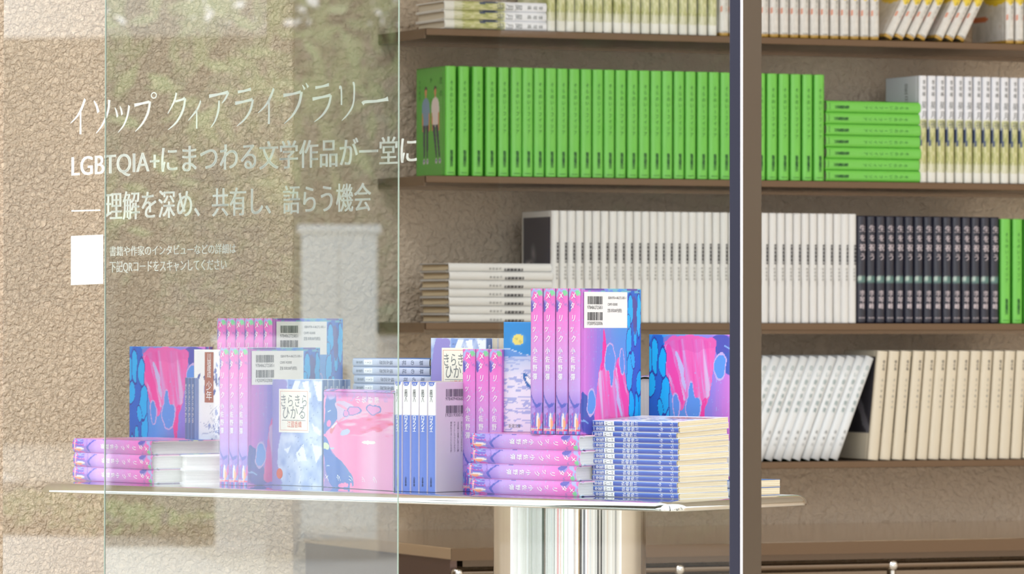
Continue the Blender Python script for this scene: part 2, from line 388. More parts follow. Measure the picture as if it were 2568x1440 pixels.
def shard_cover(u, v):
    """u from the spine 0..1, v from bottom: violet strip at the fore edge, watercolour with white shards."""
    x = 1 - u
    A = Art(x, v, (176, 192, 228), warp=.03, wf=14.0, seed=8)
    w = fbm(x * 7, v * 9, 3); A.c = ramp(w, [(.25, (150, 170, 220)), (.5, (182, 198, 232)), (.75, (212, 222, 242))])
    for p in ([(.42, .99), (.6, .99), (.5, .86), (.4, .9)], [(.62, .98), (.74, .99), (.8, .82), (.72, .84)], [(.84, .99), (1, .98), (1, .8), (.92, .8)],
              [(.52, .3), (.66, .4), (.72, .25), (.56, .22)], [(.82, .4), (1, .36), (1, .3), (.88, .22)], [(.8, .6), (.98, .52), (.98, .48), (.86, .5)], [(.3, .34), (.42, .38), (.36, .3)], [(.55, .02), (.6, .1), (.58, .02)]):
        A.poly(p, (238, 242, 250), sm=0)
    A.poly([(0, 0), (.28, 0), (.2, .1), (.17, .25), (.2, .42), (.3, .62), (.4, .8), (.34, .9), (.36, 1), (0, 1)], (150, 140, 208), sm=1)
    A.poly([(.36, 1), (.5, 1), (.42, .88), (.37, .86)], (130, 160, 220), sm=0)
    A.mix((fbm(x * 70, v * 90, 6) > .80) * (x > .3) * .8, (90, 104, 160))
    return A.c
def iris_cover(u, v):
    x = 1 - u
    A = Art(x, v, (246, 246, 248), warp=.03, wf=16.0, seed=5); r = random.Random(5)
    for i in range(95):
        t = r.random()
        if t < .62: cx = r.gauss(.62, .17); cy = r.gauss(.72, .11)
        else: cx = r.gauss(.62, .14); cy = r.gauss(.27, .08)
        A.ell(cx, cy, r.uniform(.01, .03), r.uniform(.015, .045), r.choice(((86, 104, 176), (120, 138, 200), (150, 164, 212), (70, 84, 150), (176, 182, 214))), rot=r.uniform(-.8, .8))
    A.ell(.62, .06, .4, .16, (176, 178, 188), .8, soft=.5); A.ell(.7, .1, .2, .1, (150, 154, 172), .7, soft=.6)
    for i in range(14): A.line([(r.uniform(.1, .5), r.uniform(.1, .5)), (r.uniform(.3, .6), r.uniform(.2, .5))], .003, (186, 190, 214))
    A.mix(((x < .07) | (x > .95) | (v < .02) | (v > .985)) * 1.0, (250, 250, 250))
    return A.c
def sea_cover(u, v):
    x = 1 - u
    A = Art(x, v, (236, 232, 246), warp=.02, wf=18.0, seed=6)
    n = fbm(x * 9, v * 75, 12); A.mix((n > .6) * .75, (150, 164, 222)); A.mix(np.clip((v - .5) * 3, 0, .6), (150, 178, 226))
    A.mix((v > .70) * 1.0, (40, 140, 214)); A.poly([(-.1, .7), (-.1, .76), (.1, .755), (.22, .72), (.36, .70), (.4, .69), (.0, .68)], (96, 150, 220)); A.line([(-.05, .757), (.1, .752), (.24, .715), (.36, .7)], .004, (190, 214, 240))
    A.ell(.21, .84, .13, .07, (120, 180, 226), .7, soft=.5); A.ell(.21, .84, .08, .05, (236, 220, 118))
    A.ell(.19, .85, .025, .012, (206, 196, 110)); A.ell(.24, .82, .025, .012, (206, 196, 110))
    A.poly([(.27, .545), (.34, .52), (.52, .43), (.6, .38), (.48, .36), (.36, .40), (.3, .46)], (46, 106, 180), sm=1); A.poly([(.31, .51), (.37, .5), (.5, .42), (.42, .41), (.35, .45)], (246, 246, 250), sm=1)
    A.poly([(.3, -.02), (.55, .05), (.72, .11), (1.1, .15), (1.1, -.02)], (110, 152, 156)); A.mix((fbm(x * 30, v * 40, 3) > .74) * (v < .1) * (x > .5), (226, 232, 232))
    return A.c
def couple_cover(u, v):
    x = 1 - u
    A = Art(x, v, (84, 176, 62), seed=2)
    sk = (214, 140, 96)
    for cx, shirt, lean in ((.33, (122, 156, 186), 0.0), (.66, (232, 222, 220), .1)):
        A.ell(cx, .80, .045, .03, (38, 40, 46)); A.ell(cx, .775, .038, .03, sk); A.poly([(cx - .02, .77), (cx + .02, .77), (cx + .02, .72), (cx - .02, .72)], sk, sm=0)
        A.poly([(cx - .12, .7), (cx, .73), (cx + .12, .7), (cx + .15, .57), (cx + .1, .56), (cx + .1, .47), (cx, .45), (cx - .1, .47), (cx - .09, .57), (cx - .14, .57)], shirt, sm=1)
        A.line([(cx - .12, .57), (cx - .1, .43)], .018, sk); A.line([(cx + .12, .57), (cx + .12, .43)], .018, sk)
        for s in (-1, 1):
            A.poly([(cx + s * .01, .47), (cx + s * .1, .47), (cx + s * .075 + lean, .17), (cx + s * .03 + lean, .17)], (36, 48, 74), sm=0)
            A.ell(cx + s * .06 + lean, .14, .035, .025, (206, 200, 216)); A.ell(cx + s * .06 + lean, .145, .02, .012, (72, 90, 150))
    return A.c
def night_cover(u, v):
    x = 1 - u
    A = Art(x, v, (240, 240, 238), warp=.05, wf=6.0)
    A.poly([(.05, .33), (.94, .33), (.94, .95), (.05, .95)], (60, 58, 74), sm=0, raw=True)
    A.ell(.4, .62, .12, .12, (150, 146, 150), .7, soft=.7); A.ell(.24, .52, .2, .06, (176, 172, 172), .8, soft=.6); A.ell(.3, .5, .05, .03, (50, 48, 60)); A.ell(.7, .38, .4, .07, (190, 186, 184), .8, soft=.7)
    return A.c
def statue_cover(u, v):
    x = 1 - u
    A = Art(x, v, (226, 215, 192), warp=.05, wf=6.0)
    A.poly([(.05, .24), (.95, .24), (.95, .95), (.05, .95)], (52, 50, 58), sm=0, raw=True); A.line([(.6, .5), (.8, .36), (.9, .3)], .05, (110, 108, 116)); A.ell(.5, .7, .14, .16, (130, 128, 134), .8, soft=.6)
    return A.c
def moon_paint(v, x):
    """olive landscape band under a white upper part."""
    w = fbm(x * 8, v * 22, 9)
    c = ramp(w, [(.2, (164, 170, 110)), (.45, (196, 198, 132)), (.7, (222, 220, 176))])
    k = np.clip((v - .58) * 60, 0, 1)[..., None]; c = c * (1 - k) + np.array((240, 242, 248.)) * k
    b = ((v > .34) & (v < .52) & (x < .3 - (v - .34) * .8)); c[b] = (70, 84, 116)
    k = (v < .17); c[k] = c[k] * .45 + np.array((232, 232, 222.)) * .55
    k = (v < .1); c[k] = (236, 236, 228)
    return c
def stain_paint(v, x):
    w = fbm(x * 6, v * 12, 19); c = ramp(w, [(.2, (214, 212, 206)), (.6, (236, 234, 230)), (.8, (224, 214, 204))])
    r = np.hypot((x - .5) / .62, (v - .52) / .15); c[r < 1] = (240, 212, 60)
    r = np.hypot((x + .1) / .32, (v - .25) / .03); c[r < 1] = (228, 130, 84)
    c[v < .03] = (190, 150, 60)
    return c

# ------------------------------------------------------------------ books
class Kind: pass
KINDS = {}
def fold(t, d, hard, n_side, n_spine):
    """profile of the jacket: (x, y, side, along) from front fore edge round the spine to back fore edge."""
    bul = 0.0026 if hard else 0.0007
    pts = []
    for i in range(n_side + 1):
        a = d * (1 - i / n_side)
        g = 0.0011 * math.exp(-((a - 0.0085) / 0.0022) ** 2) if hard else 0
        if i == n_side: a = 0.0012
        pts.append((-t / 2 + g, a, 0, a / d))
    for i in range(1, n_spine):
        q = -1 + 2 * i / n_spine
        pts.append((q * t / 2, bul * (q * q - 1) + 0.0012 * abs(q) ** 6, 1, (q + 1) / 2))
    for i in range(n_side + 1):
        a = d * i / n_side
        g = 0.0011 * math.exp(-((a - 0.0085) / 0.0022) ** 2) if hard else 0
        if i == 0: a = 0.0012
        pts.append((t / 2 - g, a, 2, a / d))
    return pts
def jacket_mesh(name, t, h, d, hard, ds, dz, paint, board, inner=(236, 236, 236), vcuts=None):
    n_side = max(2, int(round(d / ds))); n_spine = max(6, int(round(t / ds))) if ds < .01 else 8
    P = fold(t, d, hard, n_side, n_spine)
    if hard and ds > .01:   # keep the groove on coarse jackets
        P = []
        for a in (d, d * .5, .013, .0085, .005, .0012): P.append((-t / 2 + (.0011 if a == .0085 else 0), a, 0, a / d))
        for i in range(1, 10):
            q = -1 + 2 * i / 10; P.append((q * t / 2, 0.0026 * (q * q - 1) + .0012 * abs(q) ** 6, 1, (q + 1) / 2))
        for a in (.0012, .005, .0085, .013, d * .5, d): P.append((t / 2 - (.0011 if a == .0085 else 0), a, 2, a / d))
    nz = max(1, int(round(h / dz))); zs = np.linspace(0, h, nz + 1) if vcuts is None else np.array(vcuts) * h
    nz = len(zs) - 1; n = len(P)
    out = np.array([[(p[0], p[1], z) for z in zs] for p in P]).reshape(-1, 3)
    ins = []
    for i, p in enumerate(P):
        if p[2] == 0: q = (p[0] + board, p[1])
        elif p[2] == 2: q = (p[0] - board, p[1])
        else: q = (max(-t / 2 + board, min(t / 2 - board, p[0])), p[1] + board)
        ins.append([(q[0], q[1], z) for z in zs])
    ins = np.array(ins).reshape(-1, 3)
    V = np.concatenate([out, ins]); M = len(out); m = nz + 1
    i, k = np.meshgrid(np.arange(n - 1), np.arange(nz), indexing='ij'); a = (i * m + k).ravel()
    quads = np.stack([a, a + m, a + m + 1, a + 1], 1)
    fs = [quads, quads[:, ::-1] + M]
    ii = np.arange(n - 1) * m
    fs.append(np.stack([ii + M, ii + M + m, ii + m, ii], 1)); tt = ii + nz; fs.append(np.stack([tt, tt + m, tt + m + M, tt + M], 1))
    kk = np.arange(nz); fs.append(np.stack([kk, kk + 1, kk + 1 + M, kk + M], 1)); e = (n - 1) * m + kk; fs.append(np.stack([e + M, e + 1 + M, e + 1, e], 1))
    Fq = np.concatenate(fs)
    me = bpy.data.meshes.new(name)
    me.vertices.add(len(V)); me.vertices.foreach_set('co', V.ravel().astype(np.float32))
    me.loops.add(len(Fq) * 4); me.loops.foreach_set('vertex_index', Fq.ravel().astype(np.int32))
    me.polygons.add(len(Fq)); me.polygons.foreach_set('loop_start', (np.arange(len(Fq)) * 4).astype(np.int32))
    sm = np.zeros(len(Fq), bool); sm[:len(quads)] = True
    me.update(calc_edges=True); me.polygons.foreach_set('use_smooth', sm)
    side = np.repeat([p[2] for p in P], m); al = np.repeat([p[3] for p in P], m).astype(float); v = np.tile(zs / h, n)
    c = np.zeros((M, 3))
    for s in (0, 1, 2):
        k = side == s; c[k] = paint(s, al[k], v[k])
    allc = np.ones((2 * M, 4)); allc[:M, :3] = lin(c); allc[M:, :3] = lin(inner)
    at_ = me.color_attributes.new('print', 'FLOAT_COLOR', 'POINT'); at_.data.foreach_set('color', allc.ravel().astype(np.float32))
    return me
def kind(key, t, h, d, hard, paint, ds=.03, dz=.05, board=None, page=P_WHITE, inner=(236, 236, 236), pmat=None, ink=(), vcuts=None):
    K = Kind(); K.t, K.h, K.d = t, h, d
    board = board or (.0021 if hard else .0005)
    K.jacket = jacket_mesh(key + '_cover', t, h, d, hard, ds, dz, paint, board, inner, vcuts); K.jacket.materials.append(pmat or PRINT)
    o = .0032 if hard else .0002
    mb = MB(); x = t / 2 - board - .0001; y1 = d - (.004 if hard else .0006)
    # page block with a hollowed fore edge and a rounded back
    prof = [(-x, .004), (-x * .5, .0022), (x * .5, .0022), (x, .004)]
    fe = [(x, y1), (x * .5, y1 - (.0022 if hard else 0)), (-x * .5, y1 - (.0022 if hard else 0)), (-x, y1)]
    pr = prof + fe; n = len(pr)
    vs = [(a, b, o) for a, b in pr] + [(a, b, h - o) for a, b in pr]
    fs = [list(range(n))[::-1], [n + i for i in range(n)]] + [[i, (i + 1) % n, n + (i + 1) % n, n + i] for i in range(n)]
    K.pages = mesh(key + '_pages', vs, fs); K.pages.materials.append(page)
    K.inks = []
    for (nm, I, m, surf, lift) in ink:
        bul = .0026 if hard else .0007
        if surf == 'spine': fn = lambda u, v, l=lift: (u, bul * ((2 * u / t) ** 2 - 1) + .0012 * abs(min(1, abs(2 * u / t))) ** 6 - .00012 - l - (.00045 if hard else 0), v)
        elif surf == 'back': fn = lambda u, v, l=lift: (t / 2 + .00015 + l, u, v)
        else: fn = lambda u, v, l=lift: (-t / 2 - .00015 - l, u, v)
        me = I.mesh(nm, fn); me.materials.append(m); K.inks.append((nm, me))
    KINDS[key] = K; return K
def put(key, mw, name, label, group=None, cat='book', inks=True):
    K = KINDS[key]; r = thing(name, mw, label, cat, group)
    for nm, me in (('cover', K.jacket), ('page_block', K.pages)):
        o = bpy.data.objects.new(nm, me); COL.objects.link(o); o.parent = r
    if inks:
        for nm, me in K.inks:
            o = bpy.data.objects.new(nm, me); COL.objects.link(o); o.parent = r
    return r
R = math.radians
def Rz(a): return Matrix.Rotation(R(a), 4, 'Z')
def Ry(a): return Matrix.Rotation(R(a), 4, 'Y')
def Rx(a): return Matrix.Rotation(R(a), 4, 'X')
def T(v): return Matrix.Translation(Vector(v))
def upright(p, psi, t): return T(p) @ Rz(psi) @ T((t / 2, 0, 0))          # p = left foot of the spine
def flat(p, psi, t, lift=0.0, dz=0.0): return T(p + Vector((0, 0, lift))) @ Rz(psi) @ T((dz, 0, t / 2)) @ Ry(90)   # p = left end of the spine
def inverted(p, psi, t, h): return T(p) @ Rz(psi) @ T((t / 2, 0, h)) @ Ry(180)
ORD = ['', 'first', 'second', 'third', 'fourth', 'fifth', 'sixth', 'seventh', 'eighth', 'ninth', 'tenth', 'eleventh', 'twelfth', 'thirteenth', 'fourteenth', 'fifteenth', 'sixteenth', 'seventeenth', 'eighteenth', 'nineteenth', 'twentieth']
def ordn(n):
    if n <= 20: return ORD[n]
    if n < 30: return 'twenty-' + ORD[n - 20]
    if n == 30: return 'thirtieth'
    if n < 40: return 'thirty-' + ORD[n - 30]
    return 'fortieth'

def flatc(*c): return lambda s, a, v: np.zeros(a.shape + (3,)) + np.array(c, float)

# poured-paint hardback
h, d, t = .196, .136, .0205
def p_drip(s, a, v):
    if s == 2: return drip_back(a, v)
    if s == 1: return drip_spine(a, v)
    return drip_front(1 - v, a)
sp = Ink()
for i, ch in enumerate('メタリック'): sp.text(ch, [.001, -.001, .001, -.0015, .001][i], h * (.952 - .071 * i - .012 * (i > 1)), .0098, .72, slant=.12, bold=.0003)
sp.column('小佐野彈', .0, h * .605, h * .365, .0088, .8, bold=.0003)
sp.text('書肆侃侃房', -.001, h * .033, .0042, fit=.013)
fr = Ink()
for i, ch in enumerate('メタリック'): fr.text(ch, d * .88, h * (.95 - .125 * i), .010, .9, rot=math.pi, slant=.2)
for i, ch in enumerate('小佐野彈'): fr.text(ch, d * .085, h * (.62 - .062 * i), .0105, .9, rot=math.pi)
fr2 = Ink()   # as seen from outside the front cover u runs towards the spine: mirror by hand
fr2.v = [(u, v) for u, v in fr.v]; fr2.f = fr.f
def mirror_front(I, h):   # lettering on the front: local y grows away from the spine, i.e. to the left of the reader
    J = Ink(); J.v = [(-u, v) for u, v in I.v]; J.f = [f[::-1] for f in I.f]; return J
def front_ink(fn, d):
    """fn(ink) writes in reader's coordinates: x from the left edge (fore edge) 0..d, y up."""
    I = Ink(); fn(I); J = Ink(); J.v = [(d - u, v) for u, v in I.v]; J.f = [f[::-1] for f in I.f]; return J
def _f(I):
    for i, ch in enumerate('メタリック'): I.text(ch, d * .1, h * (.95 - .175 * i), .0125, .75, slant=.25)
    for i, ch in enumerate('小佐野彈'): I.text(ch, d * .915, h * (.50 - .092 * i), .0125, .75)
fr = front_ink(_f, d)
card = Ink().rect(.008, h * .73, d * .77, h * .977)
bars = Ink().bars(.0155, h * .892, .049, h * .947, 3).bars(.0155, h * .782, .049, h * .838, 8)
bars.text('9784862725851', .032, h * .872, .0062, fit=.034).text('1920095020006', .032, h * .763, .0062, fit=.034)
bars.text('ISBN978-4-86272-585-1', d * .6, h * .938, .0045, fit=.040).text('C0095 ¥2000E', d * .525, h * .893, .0045, fit=.022).text('定価 本体2000円(税別)', d * .56, h * .85, .0052, fit=.032)
kind('drip', t, h, d, True, p_drip, ds=.00105, dz=.00105, page=P_WHITE, ink=(
    ('spine_lettering', sp, M_WHITEINK, 'spine', .0001), ('front_lettering', fr, M_WHITEINK, 'front', .0001),
    ('price_card', card, M_CARD, 'back', 0), ('barcode', bars, M_BLACKINK, 'back', .0002)))
# plain white hardback
kind('plain_white', t, h, d, True, flatc(250, 250, 250), page=P_WHITE)

# watercolour paperback
h, d, t = .151, .105, .0118
def p_kira(s, a, v):
    if s == 1: return np.zeros(a.shape + (3,)) + np.array((92, 120, 172.))
    if s == 2: return np.zeros(a.shape + (3,)) + np.array((150, 170, 214.))
    return shard_cover(a, v)
plaque = front_ink(lambda I: I.rect(d * .2, h * .5, d * .76, h * .91), d)
pb = front_ink(lambda I: [I.rect(d * q[0], h * q[1], d * q[2], h * q[3]) for q in ((.225, .52, .23, .89), (.73, .52, .735, .89), (.225, .887, .735, .89), (.225, .52, .735, .523))], d)
def _k(I): I.text('きらきら', d * .48, h * .8, .0185, fit=d * .48); I.text('ひかる', d * .48, h * .69, .0195, fit=d * .42); I.rect(d * .26, h * .612, d * .7, h * .617)
def _k2(I): I.text('江國香織', d * .49, h * .577, .0092, fit=d * .27); I.disc(d * .215, h * .11, .006, .0075)
def _k3(I): I.text('Ekuni Kaori', d * .49, h * .545, .003, fit=d * .1)
ks = Ink().column('きらきらひかる', 0, h * .945, h * .56, .0078, .8, slant=.2).column('江國香織', 0, h * .2, h * .03, .0062, .8)
kind('kira', t, h, d, False, p_kira, ds=.0014, dz=.0014, page=P_GREY, ink=(
    ('title_plaque', plaque, M_CREAM, 'front', 0), ('plaque_border', pb, M_REDINK, 'front', .0001),
    ('title_lettering', front_ink(_k, d), M_GREYINK, 'front', .0002), ('author_lettering', front_ink(_k2, d), M_REDINK, 'front', .0002),
    ('spine_lettering', ks, M_WHITEINK, 'spine', .0001)))
# thin blue paperback with iris painting
h, d, t = .151, .105, .0072
def p_boy(s, a, v):
    if s == 1: return ramp(a, [(0, (92, 160, 214)), (.14, (70, 116, 200)), (.4, (64, 92, 180)), (.8, (70, 84, 176)), (1, (120, 104, 190))])  # cyan edge of the spine ramp is a painted highlight
    if s == 2: return np.zeros(a.shape + (3,)) + np.array((236, 236, 244.))
    return iris_cover(a, v)
band = front_ink(lambda I: I.rect(d * .22, h * .49, d * .4, h * .975), d)
def _b(I): I.column('川端康成', d * .31, h * .965, h * .73, .0095, .9); I.column('少年', d * .31, h * .7, h * .51, .0135, .9)
bs = Ink().column('少年', 0, h * .995, h * .745, .0062, 1.0, slant=.2).column('川端康成', 0, h * .55, h * .36, .0060, 1.0).column('新潮文庫', 0, h * .14, h * .05, .0042, 1.0).text('490', 0, h * .025, .003, fit=.0042)
bl = Ink().rect(-.0028, h * .15, .0028, h * .265)
bt = Ink().text('か', 0, h * .24, .0042).text('1', 0, h * .21, .0042).text('23', 0, h * .178, .0042, fit=.0045)
kind('boy', t, h, d, False, p_boy, ds=.0016, dz=.0016, page=P_CREAM, ink=(
    ('title_band', band, mat('brick_red_band', (176, 112, 100), .5), 'front', 0), ('title_lettering', front_ink(_b, d), M_WHITEINK, 'front', .0002),
    ('spine_lettering', bs, M_WHITEINK, 'spine', .0001), ('shelf_label', bl, M_WHITEINK, 'spine', .0001), ('label_lettering', bt, M_BLACKINK, 'spine', .00025)))
# sea and moon paperback
t = .012
kind('sea', t, h, d, False, lambda s, a, v: sea_cover(a, v) if s == 0 else np.zeros(a.shape + (3,)) + np.array((60, 130, 200.)), ds=.0016, dz=.0016, page=P_CREAM, ink=(
    ('publisher_lettering', front_ink(lambda I: I.text('新潮文庫', d * .16, h * .055, .0055, fit=d * .17), d), M_GREYINK, 'front', .0001),))
# blue and white paperback
t = .0148
def p_rom(s, a, v):
    c = np.zeros(a.shape + (3,)) + np.array((224, 214, 226.))
    if s == 1:
        c[:] = (250, 250, 250); c[v < .7] = (108, 134, 214)
        k = np.hypot((a - .5) * t, (v - 1.0) * h) < .0058; c[k] = (82, 112, 204)
        c[(a < .09) | (a > .93)] = (238, 238, 242)
    return c
rs = Ink().column('ロマンシエ', 0, h * .69, h * .55, .0068, .85, bold=.0004).text('文庫', 0, h * .98, .003)
rk = Ink().column('原田マハ', 0, h * .925, h * .82, .0062, .85).column('小学館文庫', 0, h * .135, h * .05, .0034, .9)
rb = Ink().bars(.022, h * .865, .066, h * .935, 5).bars(.022, h * .715, .066, h * .785, 6).text('9784094066036', .044, h * .848, .006, fit=.046).text('1920193007305', .044, h * .7, .006, fit=.046)
for i, s_ in enumerate(('龍の描き手で親友のリビア', 'うようやく街に慣れてい', '会えた師匠に連れてある', '近に生きている日々の光', 'る芸術と友情に見えた夢', 'サポートしつつリトグラフ', '制作をすることになるが')):
    rb.column(s_, .078 - i * .0075, h * .64, h * .36, .0036, .9)
kind('romance', t, h, d, False, p_rom, ds=.0016, dz=.0016, page=P_CREAM, ink=(
    ('title_lettering', rs, M_WHITEINK, 'spine', .0001), ('author_lettering', rk, M_BLACKINK, 'spine', .0001), ('barcode', rb, mat('plum_grey_ink', (96, 86, 108), .5), 'back', .0001)))
# pale grey-blue paperback
t = .012
gs = Ink().column('草の花', 0, h * .95, h * .62, .0078, .9).column('福永武彦', 0, h * .53, h * .35, .0062, .9).column('新潮文庫', 0, h * .13, h * .05, .0042, .9)
gl_ = Ink().rect(-.0034, h * .15, .0034, h * .26)
kind('grass', t, h, d, False, lambda s, a, v: np.zeros(a.shape + (3,)) + np.array((196, 204, 226.)) if s else np.zeros(a.shape + (3,)) + np.array((60, 110, 176.)), page=P_CREAM, inner=(60, 110, 176), ink=(
    ('spine_lettering', gs, mat('slate_ink', (72, 84, 110), .5), 'spine', .0001), ('shelf_label', gl_, M_WHITEINK, 'spine', .0001), ('label_lettering', Ink().column('ふ41', 0, h * .25, h * .16, .004), M_BLACKINK, 'spine', .0002)))

# ---- shelf books
h, d, t = .193, .132, .0208
tl = Ink().column('そらのいーフイソア', .001, h * .875, h * .385, .0078, .8)
au = Ink().column('新井慶彦介', .001, h * .235, h * .085, .0066, .9, bold=.0005)
kind('green', t, h, d, True, lambda s, a, v: couple_cover(a, v) if s == 0 else np.zeros(a.shape + (3,)) + np.array((118, 208, 82.)), ds=.0018, dz=.0018, page=P_GREY, inner=(96, 170, 70), ink=(
    ('title_lettering', tl, M_GREENINK, 'spine', .0001), ('author_lettering', au, mat('deep_green_ink', (26, 84, 44), .5), 'spine', .0001),
    ('publisher_lettering', Ink().text('KADOKAWA', 0, h * .03, .003, fit=.012), M_GREENINK, 'spine', .0001),
    ('front_lettering', front_ink(lambda I: (I.column('恋の', d * .86, h * .93, h * .7, .013), I.column('か ー', d * .52, h * .93, h * .65, .011), I.column('新井慶彦', d * .12, h * .9, h * .7, .007)), d), M_GREENINK, 'front', .0001)))
h, d, t = .199, .132, .0148
wl = Ink().rect(.0015, h * .535, .0062, h * .715); wt = Ink().column('真夜中の庭', .0038, h * .713, h * .537, .0046)
wa = Ink().column('松浦理英', .002, h * .51, h * .38, .0042)
kind('white', t, h, d, True, lambda s, a, v: night_cover(a, v) if s == 0 else np.zeros(a.shape + (3,)) + np.array((232, 232, 230.)), ds=.002, dz=.002, page=P_CREAM, inner=(46, 56, 62), ink=(
    ('title_label', wl, M_BLACKINK, 'spine', .0001), ('title_lettering', wt, M_WHITEINK, 'spine', .0002), ('author_lettering', wa, M_GREYINK, 'spine', .0001)))
h, d, t = .196, .132, .0178
def p_blk(s, a, v):
    c = np.zeros(a.shape + (3,)) + np.array((40, 42, 58.))
    if s == 1:
        k = (v > .385) & (v < .435); c[k] = (92, 128, 124); k = (v > .395) & (v < .43) & (a < .4); c[k] = (186, 206, 196)
        c[(a < .14)] = c[(a < .14)] * .4 + np.array((150, 140, 160.)) * .6
    return c
bk = Ink().column('生を祝う', .0005, h * .925, h * .575, .0125, .95, bold=.0006).column('李琴峰', 0, h * .31, h * .13, .0105, .95, bold=.0005).text('朝日新聞', 0, h * .05, .003, fit=.012)
kind('black', t, h, d, True, p_blk, ds=.004, dz=.004, page=P_WHITE, inner=(40, 42, 52), ink=(('spine_lettering', bk, mat('pale_pink_ink', (214, 202, 208), .5), 'spine', .0001),))
h, d, t = .196, .132, .0165
mk = Ink().column('星月夜', .001, h * .77, h * .5, .0135, .8); ma = Ink().column('李琴峰', .001, h * .965, h * .8, .0085, .8)
kind('moon', t, h, d, True, lambda s, a, v: moon_paint(v, a) if s else np.where((v > .5)[:, None], np.array((238, 242, 250.)), moon_paint(v * .9, a)), ds=.0022, dz=.0022, page=P_GREY, ink=(
    ('title_lettering', mk, M_GREYINK, 'spine', .0001), ('author_lettering', ma, M_GREYINK, 'spine', .0001),
    ('front_lettering', front_ink(lambda I: I.column('星月夜', d * .62, h * .94, h * .6, .02, .7), d), M_GREYINK, 'front', .0001)))
h, d, t = .195, .13, .0174
sl_ = Ink().column('ナチュラルボーン', .003, h * .62, h * .22, .0068, .8); sp2 = Ink().text('河出書房', 0, h * .04, .003, fit=.011)
kind('stain', t, h, d, True, lambda s, a, v: stain_paint(v, a if s == 1 else a * 1.2 - .1 if s else 1 - a * 1.3 - .1), ds=.0025, dz=.0025, page=P_GREY, inner=(190, 150, 60), ink=(('title_lettering', sl_, M_GREYINK, 'spine', .0001), ('publisher_lettering', sp2, M_GREYINK, 'spine', .0001)))
h, d, t = .2, .132, .0168
kind('slanted', t, h, d, True, flatc(236, 240, 242), page=P_GREY, inner=(44, 110, 80), ink=(('title_lettering', Ink().column('白い昼の手紙束', .001, h * .93, h * .45, .009, .8), M_TEALINK, 'spine', .0001), ('author_lettering', Ink().column('長谷川', .001, h * .3, h * .12, .0062, .9), M_GREYINK, 'spine', .0001)))
h, d, t = .2, .132, .0215
kind('cream', t, h, d, True, lambda s, a, v: statue_cover(a, v) if s == 0 else np.zeros(a.shape + (3,)) + np.array((228, 217, 194.)), ds=.0025, dz=.0025, page=P_GREY, inner=(40, 60, 56), ink=(('title_lettering', Ink().column('夜の海', .003, h * .92, h * .82, .006, .9), M_BLACKINK, 'spine', .0001), ('author_lettering', Ink().column('古い手紙の中', .003, h * .76, h * .46, .0048, .9), M_GREYINK, 'spine', .0001)))

# ------------------------------------------------------------------ setting
YS = 23.3; tanS = math.tan(R(YS)); U = Vector((math.cos(R(YS)), math.sin(R(YS)), 0)); Nn = Vector((-math.sin(R(YS)), math.cos(R(YS)), 0))
ZS = 8.8
def shelf_pt(px, h, inset=0.0):
    """point of the plane `inset` behind the shelves' front edges seen at px, at height h above the eye."""
    Z0 = ZS + inset / math.cos(R(YS)); Y = Z0 / (1 - tanS * (px - CX) / F); return on(px, Y, h)
SF = T((0, 0, 0)) @ Matrix((( U.x, Nn.x, 0, 0), (U.y, Nn.y, 0, 0), (0, 0, 1, 0), (0, 0, 0, 1)))   # shelf-aligned axes
SFi = SF.inverted()
def loc(p): return SFi @ p
wall_n = loc(shelf_pt(1284, 0, .225)).y
def sbox(name, a, b, m, parent=None, bev=0): return box(name, a, b, m, parent, SF if parent is None else None, bev)
o = sbox('wall_back', (0.6, wall_n, 0), (8.5, wall_n + .2, 2.9), M_PLASTER); tag(o, kind='structure')
# the partition with the bright rough render, its free edge at px 740
pe = on(740, 7.95 / (1 - tanS * (740 - CX) / F), 0); le = loc(pe)
o = sbox('wall_left', (le.x - 1.75, le.y, 0), (le.x, le.y + .16, 2.9), M_STUCCO, bev=.006); tag(o, kind='structure')
o = sbox('wall_side', (le.x - 1.75, le.y + .16, 0), (le.x - 1.55, wall_n + .2, 2.9), M_PLASTER); tag(o, kind='structure')
o = sbox('wall_left_return', (0.9, wall_n, 0), (le.x - 1.5, wall_n + .2, 2.9), M_PLASTER); tag(o, kind='structure')
o = sbox('wall_right', (8.3, 3.0, 0), (8.5, wall_n, 2.9), M_PLASTER); tag(o, kind='structure')
o = sbox('ceiling', (le.x - .16, 5.8, 2.75), (8.5, wall_n + .2, 2.95), mat('ceiling_plaster', (226, 220, 210), .9)); tag(o, kind='structure')
o = box('floor', (-4.5, 4.2, -.05), (9, 13, 0.0), M_FLOOR); tag(o, kind='structure')

# ------------------------------------------------------------------ shelves
SH = [.5098, .2513, -.0068, -.2574]
ords = ['topmost', 'second', 'third', 'lowest']
for i, hz in enumerate(SH):
    l = loc(shelf_pt(1068, hz)); r = thing('wall_shelf', SF @ T((l.x, l.y, EYE + hz)), '%s bronze metal wall shelf %s' % (ords[i], ['carrying landscape-covered and stained white books', 'carrying green hardbacks', 'carrying white and black hardbacks', 'carrying slanting white and cream hardbacks'][i]), 'shelf', 'wall shelves')
    wd = wall_n - l.y
    box('shelf_board', (0, 0, -.0125), (3.2, wd - .001, 0), M_BRONZE, r, bev=.0012)
    box('end_plate', (-.0015, 0.004, -.0175), (0, wd - .001, -.0002), M_BRONZE2, r)
    box('back_flange', (0, wd - .006, -.02), (3.2, wd - .001, -.0125), M_BRONZE2, r)

